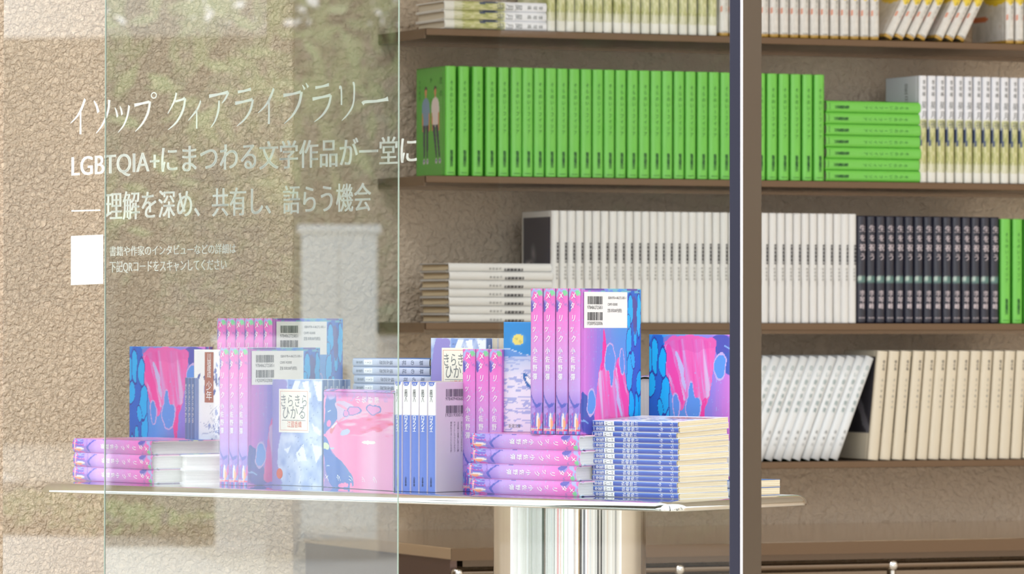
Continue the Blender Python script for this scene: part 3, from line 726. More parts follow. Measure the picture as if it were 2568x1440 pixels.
# ------------------------------------------------------------------ low metal cabinet under the shelves
CT = -.38
l = loc(on(1137, 8.26, 0)); cab = thing('metal_cabinet', SF @ T((l.x, l.y, 0)), 'low bronze metal cabinet with chrome tube frame below the wall shelves', 'cabinet')
CH = EYE + CT; wd = wall_n - l.y; CL = 3.4
box('cabinet_top', (-.004, -.006, CH - .02), (CL, wd, CH), mat('pale_bronze_top', (238, 222, 202), .12, 1.0), cab, bev=.002)
box('top_edge', (-.006, -.008, CH - .021), (CL, -.0061, CH - .0005), M_BRONZE, cab)
box('top_rail', (0.02, .006, CH - .032), (CL, .03, CH - .02), mat('brown_rail', (104, 88, 74), .25, .9), cab)
box('side_panel', (0, .012, .1), (.012, wd, CH - .02), mat('side_panel_brown', (124, 100, 92), .35, .6), cab)
def tube(name, p, q, r, m, parent): return link(name, MB().tube(p, q, r).mesh(name, True), m, parent)
tube('frame_tube', (0, 0, CH - .043), (CL, 0, CH - .043), .006, M_BRONZE2, cab)
doors_px = [1145, 1705, 2243]
dx = .406
us = [0.008 + i * dx for i in range(9)]
for i, u in enumerate(us):
    tube('frame_upright', (u, 0, .1), (u, 0, CH - .043), .0048, M_CHROME, cab)
    me = bpy.data.meshes.new('ball'); import bmesh
    bm = bmesh.new(); bmesh.ops.create_uvsphere(bm, u_segments=16, v_segments=10, radius=.0105); bm.to_mesh(me); bm.free()
    for p in me.polygons: p.use_smooth = True
    b = link('ball_joint', me, M_CHROME, cab); b.location = (u, 0, CH - .043)
    if i < 8:
        dr = box('door', (u + .008, .004, .12), (u + dx - .008, .012, CH - .052), M_BRONZE2, cab, bev=.001)

# ------------------------------------------------------------------ books on the shelves
def jit(a): return random.uniform(-a, a)
def shelf_row(key, pxs, hz, name, lab, group, start=1, of='', lean=0.0, leans=None, inset=.006):
    K = KINDS[key]; n = start
    for i, px in enumerate(pxs):
        p = shelf_pt(px, hz, inset + random.uniform(0, .004)); ln = leans[i] if leans else lean
        if ln > 2:  # leaning to the right: pivots on its right foot
            mw = T(p) @ Rz(YS) @ T((K.t, 0, 0)) @ Ry(ln) @ T((-K.t / 2, 0, 0))
        else: mw = T(p) @ Rz(YS + jit(.15)) @ Ry(ln * 1.0) @ T((K.t / 2, 0, 0.0002))
        put(key, mw, name, lab % ordn(n), group); n += 1
def shelf_stack(key, px, hz, n, name, lab, group, step=None):
    K = KINDS[key]; step = step or K.t + .0002
    for k in range(n):
        p = shelf_pt(px + jit(1.5), hz, .006 + random.uniform(0, .003))
        put(key, flat(p, YS + jit(.4), K.t, k * step), name, lab % (ordn(n - k) if n - k > 1 else 'topmost'), group)
C2 = lambda xs: [980 + x / 2.853 for x in xs]
# top shelf
shelf_stack('moon', 1113, SH[0], 3, 'hardback_book', 'landscape-covered white hardback lying on the top shelf, %s of its stack', 'landscape-covered books lying on the top shelf')
shelf_row('moon', C2([1113, 1185, 1250, 1318, 1387, 1453, 1520, 1590, 1655, 1722, 1790, 1858, 1925, 1990, 2060, 2127, 2200, 2270]), SH[0], 'hardback_book', 'olive landscape hardback standing on the top shelf, %s from the lying stack', 'landscape-covered books standing on the top shelf')
shelf_row('stain', [1804 + 25.2 * i for i in range(16)], SH[0], 'hardback_book', 'grey-white hardback with orange dot on the top shelf, %s of the upright row', 'grey-white books upright on the top shelf')
shelf_row('stain', [x - 23 for x in (2236, 2263.5, 2291, 2318.5, 2362, 2389.5, 2417)], SH[0], 'hardback_book', 'yellow-topped grey-white hardback slanting on the top shelf, %s of the slanting ones', 'slanting grey-white books on the top shelf', lean=28)
shelf_row('stain', [2521, 2545.5, 2570], SH[0], 'hardback_book', 'yellow-topped grey-white hardback upright behind the slanting ones, %s of three', 'last grey-white books on the top shelf')
# second shelf
g = C2([385, 480, 580, 675, 765, 857, 938, 1020, 1105, 1187, 1272, 1357, 1440, 1522, 1605, 1690, 1773, 1857, 1938, 2022, 2105, 2190, 2272, 2355]) + [1834, 1863.5, 1893, 1922.5, 1952, 1981.5, 2011, 2040.5]
shelf_row('green', g, SH[1], 'green_hardback', 'bright green hardback standing on the second shelf, %s from its left end', 'green hardbacks standing on the second shelf')
shelf_stack('green', 2070, SH[1], 7, 'green_hardback', 'bright green hardback lying flat on the second shelf, %s of its stack', 'green hardbacks stacked on the second shelf')
shelf_row('moon', [2303.5 + 22.9 * i for i in range(12)], SH[1], 'hardback_book', 'white and olive hardback beside the lying green stack, %s of the row', 'landscape-covered books on the second shelf')
# third shelf
C4 = lambda xs: [1000 + x / 2.853 for x in xs]
shelf_stack('white', 1125, SH[2], 7, 'white_hardback', 'white hardback with dark boards lying on the third shelf, %s of its stack', 'white hardbacks stacked on the third shelf')
w = C4([1092, 1151, 1210, 1269, 1328, 1388, 1448, 1507, 1565, 1623, 1682, 1740, 1797, 1852, 1908, 1964, 2020, 2076, 2132, 2188, 2245, 2303]) + [1827.5, 1847.8, 1868, 1888.3, 1908.6, 1929, 1949.5, 1970, 1990.3, 2010.6, 2030.6, 2050.5, 2070.7, 2090.8, 2110, 2129]
shelf_row('white', w, SH[2], 'white_hardback', 'white hardback with small black label on the third shelf, %s of the row', 'white hardbacks standing on the third shelf')
shelf_row('black', [2149.5 + 23.85 * i for i in range(15)], SH[2], 'black_hardback', 'black hardback with pale lettering on the third shelf, %s of the row', 'black hardbacks on the third shelf')
shelf_row('green', [2509, 2539, 2569], SH[2], 'green_hardback', 'green hardback beside the black books on the third shelf, %s of three', 'green hardbacks on the third shelf')
# lowest shelf
shelf_row('slanted', [2103 - 22 - 23.6 * i for i in range(13)][::-1], SH[3], 'white_hardback', 'white hardback slanting on the lowest shelf, %s of the slanting row', 'slanting white hardbacks on the lowest shelf', lean=21.5)
C6 = lambda xs: [1800 + x / 2.4 for x in xs]
shelf_row('cream', C6([905, 978, 1052, 1128, 1200, 1270, 1341, 1412, 1483, 1554, 1625, 1696, 1767, 1838]), SH[3], 'cream_hardback', 'cream hardback on the lowest shelf, %s from the slanting white books', 'cream hardbacks on the lowest shelf', leans=[5.6 - .18 * i for i in range(14)])

# ------------------------------------------------------------------ steel table
PT = 37.5; ta = Vector((-math.cos(R(PT)), math.sin(R(PT)), 0)); tb = Vector((math.sin(R(PT)), math.cos(R(PT)), 0))
C0 = on(1690, 6.50, TOP); TL, TW = 1.135, .33
table = thing('steel_table', T((C0.x, C0.y, 0)) @ Matrix(((-ta.x, tb.x, 0, 0), (-ta.y, tb.y, 0, 0), (0, 0, 1, 0), (0, 0, 0, 1))), 'polished steel display table with rolled edge on a round pedestal', 'table')
def rrect(x0, y0, x1, y1, r, z, seg=8):
    pts = []
    for cx, cy, a0 in ((x1 - r, y0 + r, -90), (x1 - r, y1 - r, 0), (x0 + r, y1 - r, 90), (x0 + r, y0 + r, 180)):
        for i in range(seg + 1):
            a = R(a0 + 90 * i / seg); pts.append((cx + r * math.cos(a), cy + r * math.sin(a), z))
    return pts
TZ = EYE + TOP; rings = []
def ring(off, z): rings.append(rrect(-TL + off, off, -off, TW - off, max(.03 - off, .006), z))
ring(.02, TZ)
for i in range(0, 9):
    a = R(90 * i / 8); ring(.0135 * (1 - math.sin(a)), TZ - .0125 + .0125 * math.cos(a))
ring(.0006, TZ - .0135); ring(.003, TZ - .0138); ring(.004, TZ - .0125); ring(.02, TZ - .004)
vs = [p for r_ in rings for p in r_]; n = len(rings[0]); fs = [list(range(n))]
for k in range(len(rings) - 1):
    for i in range(n): j = (i + 1) % n; fs.append([k * n + i, (k + 1) * n + i, (k + 1) * n + j, k * n + j])
fs.append([(len(rings) - 1) * n + i for i in range(n)][::-1])
me = mesh('tabletop', vs, fs, True); [setattr(p, 'use_smooth', len(p.vertices) < 5) for p in me.polygons]
link('tabletop', me, M_STEEL, table)
pc = table.matrix_world.inverted() @ on(1430, 6.76, 0)
me = MB().tube((pc.x, pc.y, .012), (pc.x, pc.y, TZ - .004), .1035, 96).mesh('pedestal', True)
for p in me.polygons: p.use_smooth = len(p.vertices) < 5
M_PED = mat('drawn_steel_column', (222, 222, 220), rough=0.11, metal=1.0)
_b = M_PED.node_tree.nodes['Principled BSDF']; _b.inputs['Anisotropic'].default_value = 1.0; _b.inputs['Anisotropic Rotation'].default_value = 0.25
_t = N(M_PED, 'ShaderNodeTangent'); _t.direction_type = 'RADIAL'; _t.axis = 'Z'; L(M_PED, _t.outputs[0], _b.inputs['Tangent'])
link('pedestal', me, M_PED, table)
me = MB().tube((pc.x, pc.y, 0), (pc.x, pc.y, .012), .17, 64).mesh('foot_plate', True)
for p in me.polygons: p.use_smooth = len(p.vertices) < 5
link('foot_plate', me, M_STEEL, table)

# ------------------------------------------------------------------ books on the table
D = KINDS['drip'].t; H = KINDS['drip'].h
def row(key, px, Y, h0, psi, n, lab, group, gap=.0006, name='hardback_book', rev=False):
    K = KINDS[key]; p = on(px, Y, h0); ax = Vector((math.cos(R(psi)), math.sin(R(psi)), 0))
    for i in range(n):
        q = p + ax * ((K.t + gap) * i) + Vector((0, 0, .0002))
        put(key, upright(q, psi + jit(.12), K.t), name, lab % ordn(i + 1) if '%s' in lab else lab, group)
def stack(key, px, Y, h0, psi, n, lab, group, name='hardback_book', slide=.003, flip=False, rise=0.0):
    K = KINDS[key]; p = on(px, Y, h0)
    for k in range(n):
        mw = flat(p + Vector((0, 0, .0002)), psi + jit(.5), K.t, k * (K.t + .0001), jit(slide))
        if rise: mw = T(p) @ Rz(psi + jit(.4)) @ T((jit(slide), 0, k * (K.t + .0001))) @ Rx(rise * k) @ T((0, 0, K.t / 2)) @ Ry(90)
        if flip: mw = T(p) @ Rz(psi) @ T((K.h / 2, K.d / 2, 0)) @ Rz(180 + jit(1)) @ T((-K.h / 2, -K.d / 2, k * (K.t + .0001) + K.t / 2)) @ Ry(90)
        put(key, mw, name, lab % (ordn(n - k) if n - k > 1 else 'topmost') if '%s' in lab else lab, group)
# left end
stack('drip', 188, 7.30, TOP, -50, 3, 'pink-purple marbled hardback lying at the table end, %s of its stack', 'marbled hardbacks stacked at the far table end')
stack('plain_white', 464, 7.145, TOP, 14, 2, 'white hardback lying under the iris paperback, %s of the pair', 'white hardbacks under the iris paperback', flip=True)
stack('plain_white', 600, 7.345, TOP, -40, 2, 'white hardback lying under the six upright marbled books, %s of the pair', 'white hardbacks under the back row', flip=True)
put('drip', inverted(on(517, 7.33, TOP), 60, D, H), 'hardback_book', 'upside-down marbled hardback showing its drip-painted back before the stucco wall')
row('kira', 463.5, 7.29, TOP, -62, 3, 'slate-spined paperback between upside-down marbled book and iris paperback, %s of three', 'slate-spined paperbacks beside the iris paperback', name='paperback_book', gap=.0004)
put('boy', upright(on(610, 7.195, TOP + .0415), 46, KINDS['boy'].t), 'paperback_book', 'white paperback with blue iris painting and red title band, upright on white books')
row('drip', 543.5, 7.33, TOP + .0418, -47, 6, 'marbled pink hardback in the raised back row of six, %s from the left', 'raised back row of marbled hardbacks')
row('drip', 550, 7.13, TOP, -47, 3, 'marbled pink hardback beside the iris paperback, %s of three', 'front row of three marbled hardbacks')
row('kira', 808, 7.052, TOP, 49, 5, 'watercolour paperback in the upright row beside the pink sideways book, %s from the front', 'watercolour paperbacks on the table', name='paperback_book', gap=.0003)
# one marbled hardback on its long edge, front cover outwards
M = Matrix(((0, 0, -1, 0), (1, 0, 0, 0), (0, -1, 0, 0), (0, 0, 0, 1)))
put('drip', T(on(812, 7.035, TOP + .0004)) @ Rz(-58.8) @ T((H, D / 2, KINDS['drip'].d)) @ M, 'hardback_book', 'marbled hardback standing on its long edge, pink and blue front cover outwards')
stack('grass', 886, 7.13, TOP, -42, 15, 'pale grey-blue paperback in the tall lying stack, %s of fifteen', 'pale grey-blue paperbacks in a stack', name='paperback_book', slide=.002)
row('romance', 988, 6.872, TOP, -39, 5, 'blue and white spined paperback with lilac back cover, %s of five', 'blue and white paperbacks', name='paperback_book', gap=.0003)
# middle
stack('kira', 1219, 6.952, TOP, 48, 5, 'watercolour paperback lying flat under the upright one behind the marbled three, %s of five', 'lying watercolour paperbacks', name='paperback_book')
put('kira', upright(on(1219, 6.952, TOP + .0598), 48, KINDS['kira'].t), 'paperback_book', 'watercolour paperback with title plaque behind the three upright marbled books')
K = KINDS['kira']; p = on(1219, 6.952, TOP + .0598); ax = Vector((math.cos(R(48)), math.sin(R(48)), 0)); ay = Vector((-math.sin(R(48)), math.cos(R(48)), 0))
for i in range(3):
    q = p + ax * (K.t * (i + 1.5) + .0006 * (i + 1)) + ay * K.d
    put('kira', T(q) @ Rz(228 + jit(.5)), 'paperback_book', 'watercolour paperback turned page edges outwards, %s of three' % ordn(i + 1), 'reversed watercolour paperbacks')
row('drip', 1160, 6.87, TOP, -30, 3, 'marbled pink hardback beside the blue and white paperbacks, %s of three', 'three upright marbled hardbacks in the middle')
stack('drip', 1180, 6.795, TOP, -42, 4, 'marbled hardback lying under the tall upright four, %s of its stack', 'marbled hardbacks stacked in the middle', slide=.004)
S4 = TOP + 4 * (D + .0001) + .0004
put('sea', upright(on(1438, 6.80, S4), 65, KINDS['sea'].t), 'paperback_book', 'blue paperback with moon, sea and small boat standing on the marbled stack')
row('drip', 1330, 6.72, S4, -38, 4, 'tall upright marbled hardback on top of the marbled stack, %s of four', 'four upright marbled hardbacks on the stack', gap=.0009)
# right end
stack('boy', 1485, 6.69, TOP, -42, 14, 'thin blue-spined paperback at the table corner, %s of its stack', 'thin blue paperbacks stacked at the corner', name='paperback_book', slide=.0022, rise=.22)
K = KINDS['grass']
cr = on(1834, 6.69, TOP); lp = cr - Vector((math.cos(R(-42)), math.sin(R(-42)), 0)) * .151
for k in range(2):
    put('boy' if 0 else 'grass', flat(lp + Vector((0, 0, .0002)), -42 + jit(.5), K.t * .85, k * .0104) @ Matrix.Diagonal((.86, 1, 1, 1)), 'paperback_book', '%s of two lying paperbacks beyond the dark post' % ('lower', 'upper')[k], 'two paperbacks at the near table end')
put('drip', inverted(on(1846, 6.725, TOP + .0212), 58, D, H), 'hardback_book', 'upside-down marbled hardback beside the dark post behind the blue stack')
M2 = Matrix(((1, 0, 0, 0), (0, 0, 1, 0), (0, -1, 0, 0), (0, 0, 0, 1)))
put('drip', T(on(1618, 6.93, TOP + .0212)) @ Rz(-14) @ T((0, 0, KINDS['drip'].d)) @ M2, 'hardback_book', 'marbled hardback on its long edge, page ends showing between two upright covers')

# ------------------------------------------------------------------ shop window
PG = 40.0; tanG = math.tan(R(PG)); ZG = 6.20
def gl_pt(px, py=None, Z0=ZG, h=None):
    Y = Z0 / (1 + tanG * (px - CX) / F)
    return at(px, py, Y) if h is None else on(px, Y, h)
g1 = gl_pt(1838, h=0); gd = Vector((-math.cos(R(PG)), math.sin(R(PG)), 0)); gn = Vector((math.sin(R(PG)), math.cos(R(PG)), 0))  # gd towards far left, gn inwards
GF = Matrix(((gd.x, gn.x, 0, g1.x), (gd.y, gn.y, 0, g1.y), (0, 0, 1, 0), (0, 0, 0, 1)))
win = thing('window_1', GF, None, None); tag(win, kind='structure')
link('glass_pane', MB().box((0.0, 0, .05), (1.25, .001, 2.6)).mesh('glass_pane'), M_GLASS, win)
lean = Matrix.Rotation(-ROLL, 4, 'Y')
# post: navy front face, white seal, satin bronze return
po = thing('window_post', GF @ Matrix.Rotation(ROLL * 1.0, 4, Vector((0, 1, 0))) @ T((0, 0, 0)), 'slim dark metal window post with white seal line and bronze side', 'post')
box('front_face', (-.0155, -.004, .0), (0, .012, 2.7), M_NAVY, po, bev=.0008)
box('seal_line', (-.0172, -.0025, .0), (-.0155, .0, 2.7), M_SEAL, po)
box('side_face', (-.0172, .0, .0), (-.002, .0375, 2.7), M_POST, po, bev=.0006)
# second, coated leaf
Z2 = 6.10; P2 = 33.0
def g2_pt(px, h):
    t2 = math.tan(R(P2)); Y = Z2 / (1 + t2 * (px - CX) / F); return on(px, Y, h)
a = g2_pt(998, 0); b = g2_pt(264, 0); d2 = (b - a); wl2 = Vector((d2.x, d2.y, 0)).length; d2 = Vector((d2.x, d2.y, 0)).normalized(); n2 = Vector((-d2.y, d2.x, 0)); n2 = n2 if n2.y > 0 else -n2
G2 = Matrix(((d2.x, n2.x, 0, a.x), (d2.y, n2.y, 0, a.y), (0, 0, 1, 0), (0, 0, 0, 1)))
win2 = thing('window_2', G2, None, None); tag(win2, kind='structure')
link('glass_pane', MB().box((0.0, 0, .05), (wl2, .001, 2.6)).mesh('glass_pane2'), M_GLASS2, win2)
box('glass_edge', (-.0008, -.0005, .05), (0.0, .0015, 2.6), M_GLASSEDGE, win2)
box('glass_edge', (wl2, -.0005, .05), (wl2 + .0009, .0015, 2.6), M_GLASSEDGE, win2)

# vinyl lettering on the pane
OFF = -.0012
def vinyl(name, I, box_px, label, unit, m=M_WHITE):
    """I in unit coordinates 0..unit[0] x 0..unit[1]; box_px = (x0, yb0, yt0, x1, yb1, yt1) gives where its ends sit on the pane."""
    x0, b0, t0, x1, b1, t1 = box_px
    vs = []
    for u, v in I.v:
        a = u / unit[0]; c = v / unit[1]; px = x0 + (x1 - x0) * a; yb = b0 + (b1 - b0) * a; yt = t0 + (t1 - t0) * a
        vs.append(gl_pt(px, yb + (yt - yb) * c) + gn * OFF)
    me = mesh(name, vs, I.f); o = link(name, me, m); tag(o, label, 'lettering'); return o
def line_ink(s, bold=0.0):
    g, f = glyphs(s, 4); I = Ink(); x = g[:, 0] - g[:, 0].min(); y = g[:, 1] + .08
    I.add(np.stack([x, y], 1), f); I.w = x.max()
    if bold: I.add(np.stack([x + bold, y], 1), f)
    return I
def brush(I, pts, ox, w, hgt=1.0, seg=8):
    P = np.array([p[:2] for p in pts], float); Wd = np.array([p[2] for p in pts], float)
    if len(P) > 2:   # smooth the stroke
        tt = np.linspace(0, len(P) - 1, 14); Q = []; 
        for t_ in tt:
            i = min(int(t_), len(P) - 2); f = t_ - i
            p0, p1, p2, p3 = P[max(i - 1, 0)], P[i], P[i + 1], P[min(i + 2, len(P) - 1)]
            Q.append(.5 * ((2 * p1) + (-p0 + p2) * f + (2 * p0 - 5 * p1 + 4 * p2 - p3) * f * f + (-p0 + 3 * p1 - 3 * p2 + p3) * f ** 3))
        Wd = np.interp(tt, range(len(Wd)), Wd); P = np.array(Q)
    dd = np.gradient(P, axis=0); dd /= np.linalg.norm(dd, axis=1)[:, None] + 1e-9; nn = np.stack([-dd[:, 1], dd[:, 0]], 1)
    Wd = Wd * 1.35; a = P + nn * Wd[:, None] / 2; b = P - nn * Wd[:, None] / 2; n = len(P)
    vs = np.concatenate([a, b]); vs = np.stack([ox + vs[:, 0] * w / 1000, vs[:, 1] / 1000 * hgt], 1)
    I.add(vs, [[i, i + 1, n + i + 1, n + i] for i in range(n - 1)])
ST = {
 'イ': [[(820, 960, 70), (640, 720, 75), (380, 500, 45), (30, 330, 14)], [(580, 690, 60), (580, 350, 62), (575, 20, 78)]],
 'ソ': [[(60, 900, 20), (200, 760, 70), (300, 580, 90)], [(860, 900, 90), (800, 600, 75), (520, 250, 50), (180, 20, 12)]],
 'ッ': [[(60, 690, 20), (160, 570, 70), (230, 430, 90)], [(370, 720, 20), (460, 610, 70), (520, 480, 90)], [(960, 720, 95), (850, 450, 75), (620, 200, 50), (260, 10, 12)]],
 'プ': [[(40, 720, 70), (420, 760, 44), (700, 790, 60)], [(730, 800, 70), (640, 500, 72), (400, 220, 50), (80, 10, 12)]],
 'ク': [[(440, 990, 60), (330, 760, 60), (20, 440, 14)], [(390, 760, 40), (700, 800, 44), (850, 830, 66)], [(860, 830, 70), (760, 520, 72), (450, 210, 50), (30, 10, 12)]],
 'ィ': [[(860, 740, 60), (640, 520, 64), (40, 230, 14)], [(600, 520, 55), (600, 0, 70)]],
 'ア': [[(30, 850, 70), (500, 890, 44), (880, 930, 72)], [(900, 930, 64), (760, 760, 50), (600, 640, 16)], [(480, 720, 50), (450, 460, 70), (300, 180, 45), (100, 10, 12)]],
 'ラ': [[(170, 920, 60), (480, 940, 42), (800, 980, 66)], [(40, 620, 70), (500, 660, 44), (880, 700, 66)], [(900, 700, 70), (780, 420, 72), (500, 180, 48), (120, 10, 12)]],
 'ブ': [[(30, 760, 70), (400, 790, 44), (680, 830, 60)], [(710, 830, 70), (620, 520, 72), (380, 220, 50), (60, 10, 12)], [(740, 1010, 16), (830, 890, 56)], [(870, 1060, 16), (960, 940, 56)]],
 'リ': [[(40, 880, 60), (160, 860, 64), (180, 420, 66)], [(820, 960, 70), (900, 930, 70), (860, 450, 66), (560, 180, 46), (200, 10, 12)]],
 'ー': [[(20, 420, 90), (120, 470, 60), (500, 470, 50), (860, 500, 60), (980, 520, 100)]]}
spans = [('イ', 176, 222), ('ソ', 233, 281), ('ッ', 286, 326), ('プ', 335, 392), ('ク', 420, 472), ('ィ', 471, 509), ('ア', 523, 579), ('ラ', 588, 640), ('イ', 646, 696), ('ブ', 709, 776), ('ラ', 782, 836), ('リ', 849, 893), ('ー', 908, 975)]
I = Ink()
BW = 1.35
for ch, x0, x1 in spans:
    w_ = x1 - x0
    for s_ in ST[ch]: brush(I, s_, x0 - 176, w_, 1.0)
    if ch == 'プ':
        r0 = []; cx_, cy_ = x0 - 176 + w_ * .9, .955; k = 20
        vs = [(cx_ + 7.5 * math.cos(2 * math.pi * i / k), cy_ + .09 * math.sin(2 * math.pi * i / k)) for i in range(k)] + [(cx_ + 5 * math.cos(2 * math.pi * i / k), cy_ + .06 * math.sin(2 * math.pi * i / k)) for i in range(k)]
        I.add(vs, [[i, (i + 1) % k, k + (i + 1) % k, k + i] for i in range(k)])
vinyl('vinyl_lettering', I, (176, 340, 247, 975, 297, 202), 'large white brush-style katakana title line on the shop window glass', (799, 1.0))
def vline(s, bx, label, bold=0.0):
    I = line_ink(s, bold); vinyl('vinyl_lettering', I, bx, label, (I.w, .92))
vline('LGBTQIA+', (180, 446, 384, 399, 434, 370), 'white Latin capitals and plus sign on the window glass, start of second line', .035)
vline('にまつわる文学作品が一堂に', (405, 435, 365, 1044, 411, 340), 'white Japanese characters on the window glass, rest of second line', .035)
I = Ink().rect(0, 0, 1, 1); vinyl('vinyl_lettering', I, (180, 531, 527.5, 253, 529, 525.5), 'white vinyl dash on the glass before the third line', (1, 1))
vline('理解を深め、共有し、語らう機会', (264, 553, 482, 930, 529, 458), 'white third line of Japanese text on the glass below the Latin capitals', .035)
vline('書籍や作家のインタビューなどの詳細は', (276, 643, 618, 592, 636, 611), 'small white text line beside the blank white sticker, upper of two', .03)
vline('下記QRコードをスキャンしてください', (276, 684, 655, 569, 677, 649), 'small white text line beside the blank white sticker, lower of two', .03)
I = Ink().rect(0, 0, 1, 1)
o = vinyl('window_sticker', I, (179, 715.5, 592, 260, 712, 588.5), 'blank white sticker on the glass below the text lines', (1, 1), mat('matt_sticker', (222, 222, 216), .6)); o['category'] = 'sticker'

# ------------------------------------------------------------------ street outside (seen mirrored in the glass and steel)
o = box('street_paving', (-80, -60, -.12), (60, 4.2, -.02), M_CONC); tag(o, kind='structure')
rr = random.Random(3)
pn = n2.copy()
def street(px, D, z=0.0):
    """ground point whose mirror image in the coated leaf stands at px, D metres from the camera."""
    q = Vector(((px - CX) / F * D, D, 0)); k = (q - Vector((a.x, a.y, 0))).dot(pn); q = q - pn * (2 * k); return Vector((q.x, q.y, z))
sd = (street(640, 40) - street(640, 10)).normalized(); sr = (street(1000, 24) - street(600, 24)).normalized()
def SM(p): return Matrix(((sr.x, sd.x, 0, p.x), (sr.y, sd.y, 0, p.y), (0, 0, 1, 0), (0, 0, 0, 1)))
M_LEAF = mat('green_leaf', (138, 164, 100), rough=.5); M_LEAF2 = mat('dark_green_leaf', (100, 124, 84), rough=.5); M_BARK = mat('grey_brown_bark', (96, 82, 68), .9)
M_FACADE = mat('grey_brown_facade', (112, 102, 90), .9); M_PANE = mat('dark_window_pane', (50, 58, 62), .1)
def leaves(name, c, rad, n, size, m, parent):
    vs, fs = [], []
    for i in range(n):
        while True:
            q = Vector((rr.uniform(-1, 1), rr.uniform(-1, 1), rr.uniform(-1, 1)))
            if q.length < 1: break
        q = Vector((c[0] + q.x * rad[0], c[1] + q.y * rad[1], c[2] + q.z * rad[2]))
        u = Vector((rr.gauss(0, 1), rr.gauss(0, 1), rr.gauss(0, 1))).normalized(); v = u.orthogonal().normalized() * size * .45; u = u * size * rr.uniform(.7, 1.2)
        k = len(vs); vs += [q - u, q + v * .9, q + u, q - v * .9]; fs.append((k, k + 1, k + 2, k + 3))
    o = link(name, mesh(name, vs, fs), m, parent); o['kind'] = 'stuff'; return o
for i, (px, D, sc, lab) in enumerate(((330, 31, 1.0, 'tree with loose crown across the street, behind the hedge end'), (820, 34, 1.15, 'tree across the street behind the pale stand-in box'), (1500, 33, 1.1, 'broad tree across the street standing apart beyond the kerb'), (-500, 33, 1.1, 'leafy tree across the street furthest along the hedge'), (3600, 30, 1.2, 'large dark tree at the near side of the street'))):
    t_ = thing('street_tree', SM(street(px, D)), lab, 'tree', 'trees across the street')
    link('trunk', MB().tube((0, 0, 0), (.1, 0, 3.2 * sc), .14 * sc, 12).mesh('trunk', True), M_BARK, t_)
    for k in range(5):
        an = 2 * math.pi * k / 5; tube('branch', (.08, 0, 2.2 * sc), (math.cos(an) * 1.3 * sc, math.sin(an) * 1.3 * sc, 3.9 * sc), .05, M_BARK, t_)
    leaves('crown', (0, 0, 3.6 * sc), (2.3 * sc, 2.0 * sc, 2.0 * sc), 1350, .13, M_LEAF if i % 2 == 0 else M_LEAF2, t_)
    if i < 4: leaves('low_foliage', (0, .3, 1.9), (1.6, .6, .9), 500, .08, M_LEAF2, t_)
hg = thing('hedge', SM(street(330, 26.5)), 'low clipped green hedge along the paving edge across the street', 'hedge')
leaves('foliage', (-3.2, 0, .12), (3.75, .4, .16), 4200, .05, M_LEAF, hg); box('stems', (-6.8, -.1, -.02), (.5, .1, .1), M_BARK, hg)
cbx = thing('pale_stand_in', SM(street(850, 25.0)), 'pale grey box standing in for a pale column mirrored in the glass', 'cabinet')  # invented box that makes the pale column in the leaf's reflection
M_PALE = mat('pale_blue_grey_paint', (214, 226, 232), .4)
box('housing', (-.19, 0, .08), (.19, .4, 1.62), M_PALE, cbx, bev=.01); box('roof_cap', (-.21, -.02, 1.62), (.21, .42, 1.66), M_PALE, cbx, bev=.01); box('plinth', (-.2, 0, -.02), (.2, .4, .08), M_CONC, cbx)
for s_ in (-1, 1):
    dr = box('door', (min(s_ * .005, s_ * .18), -.012, .14), (max(s_ * .005, s_ * .18), 0, 1.56), M_PALE, cbx, bev=.003)
box('handle', (.02, -.03, .8), (.035, -.012, .95), M_NAVY, cbx)
# side road, and a facade put in to block the sky behind
pl = box('road_surface', (-9, 2.0, -.02), (30, 9.0, -.012), mat('dark_asphalt', (92, 90, 88), .85), None, SM(street(330, 26.0))); tag(pl, kind='structure')
bl = thing('sky_screen_building', SM(street(600, 46)), 'plain grey-brown building added behind the trees to block the sky', 'building')
box('facade', (-70, 0, 0), (60, 6, 3.9), M_FACADE, bl)
for i in range(-9, 10):
    for j in range(1):
        w_ = box('window', (i * 2.5 - .7, -.03, 1.2 + j * 3), (i * 2.5 + .7, .0, 2.9 + j * 3), M_FACADE, bl); box('pane', (i * 2.5 - .62, -.04, 1.28 + j * 3), (i * 2.5 + .62, -.03, 2.82 + j * 3), M_PANE, w_)

sb = thing('streak_building', T((15, -8, 0)), 'pale building with tall pilasters, added for reflected streaks and light', 'building')  # building added: its pilasters streak the steel and bounce sunlight
box('facade', (0, -16, 0), (6, 13, 11), mat('pale_render', (206, 198, 186), .85), sb)
for i in range(12):
    box('pilaster', (-.35, -15.5 + i * 2.3, 0), (-.001, -14.9 + i * 2.3, 11), mat(('warm_stone', 'white_stone', 'dark_stone')[i % 3], ((190, 160, 130), (230, 226, 220), (70, 70, 76))[i % 3], .7), sb)
for i, (x, y, c) in enumerate(((-6, -2, 0), (-3.5, -6, 1), (-9, 1.5, 2))):  # poles added for upright streaks in the mirroring steel
    p_ = thing('streak_pole', T((x, y, -.02)), '%s slim street pole on the paving outside the shop' % ('dark', 'white', 'green')[c], 'pole', 'added poles outside')
    tube('pole', (0, 0, 0), (0, 0, 3.4), .05, (M_NAVY, M_PALE, M_GREENINK)[c], p_); tube('base', (0, 0, 0), (0, 0, .12), .1, M_NAVY, p_)

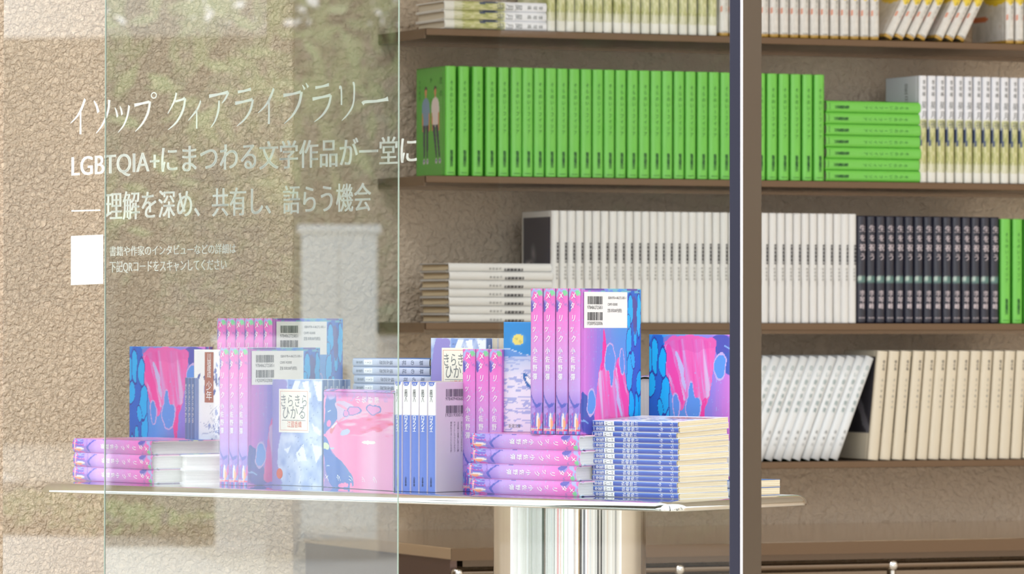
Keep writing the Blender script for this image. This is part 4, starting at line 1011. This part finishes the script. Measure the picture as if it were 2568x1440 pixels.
pw = thing('haze_planter', SM(street(760, 25.6)), 'long pale concrete planter added for milky haze in the glass', 'planter')  # planter put in so its reflection hazes the coated leaf
me = MB().box((-.45, 0, -.02), (.9, .5, 1.06)).mesh('body'); link('body', me, mat('pale_concrete', (216, 216, 216), .8), pw); box('coping', (-.47, -.02, 1.06), (.92, .52, 1.1), mat('pale_concrete', (216, 216, 216), .8), pw)
leaves('shrubs', (.2, .25, 1.15), (.6, .2, .14), 260, .06, M_LEAF2, pw)

for i in range(13):  # bollards added so the pedestal mirrors more vertical streaks
    x = -5.2 + i * .93
    if abs(x) < .5: continue
    b_ = thing('bollard', T((x, -3 - .15 * (i % 3), -.02)), '%s street bollard of the kerb row behind the viewer, %s along' % (('white', 'dark', 'steel', 'orange')[i % 4], ordn(i + 1)), 'bollard', 'added bollards behind the viewer')
    tube('post', (0, 0, 0), (0, 0, .95), .11, (M_PALE, M_NAVY, M_CHROME, mat('orange_paint', (224, 130, 80), .5))[i % 4], b_); tube('cap', (0, 0, .95), (0, 0, .98), .115, M_NAVY, b_)

for x, y, w_, cn, cc in ((1.55, 5.1, .12, 'dark', (52, 52, 58)), (2.3, 4.5, .2, 'white', (236, 234, 230)), (3.3, 3.8, .3, 'black', (30, 30, 34)), (-2.4, 3.9, .3, 'deep green', (44, 66, 54)), (-1.7, 1.4, .3, 'pink', (226, 160, 160)), (-3.7, 2.0, .35, 'brown', (110, 84, 62)), (1.4, 1.0, .22, 'ochre', (220, 170, 96)), (2.6, 0.1, .45, 'navy', (44, 48, 72)), (-1.2, -.6, .14, 'lime', (120, 170, 90)), (.9, -1.6, .3, 'silver', (206, 206, 212))):  # narrow panels added to give the pedestal contrasting streaks
    b_ = thing('streak_panel', T((x, y, -.02)), 'upright %s panel added outside the shop to streak the steel column' % cn, 'banner', 'added streak panels')
    box('panel', (-w_ / 2, -.01, .05), (w_ / 2, .01, 1.75), mat(cn.replace(' ', '_') + '_streak_panel', cc, .6), b_); box('base', (-w_ / 2 - .03, -.12, 0), (w_ / 2 + .03, .12, .05), M_NAVY, b_)
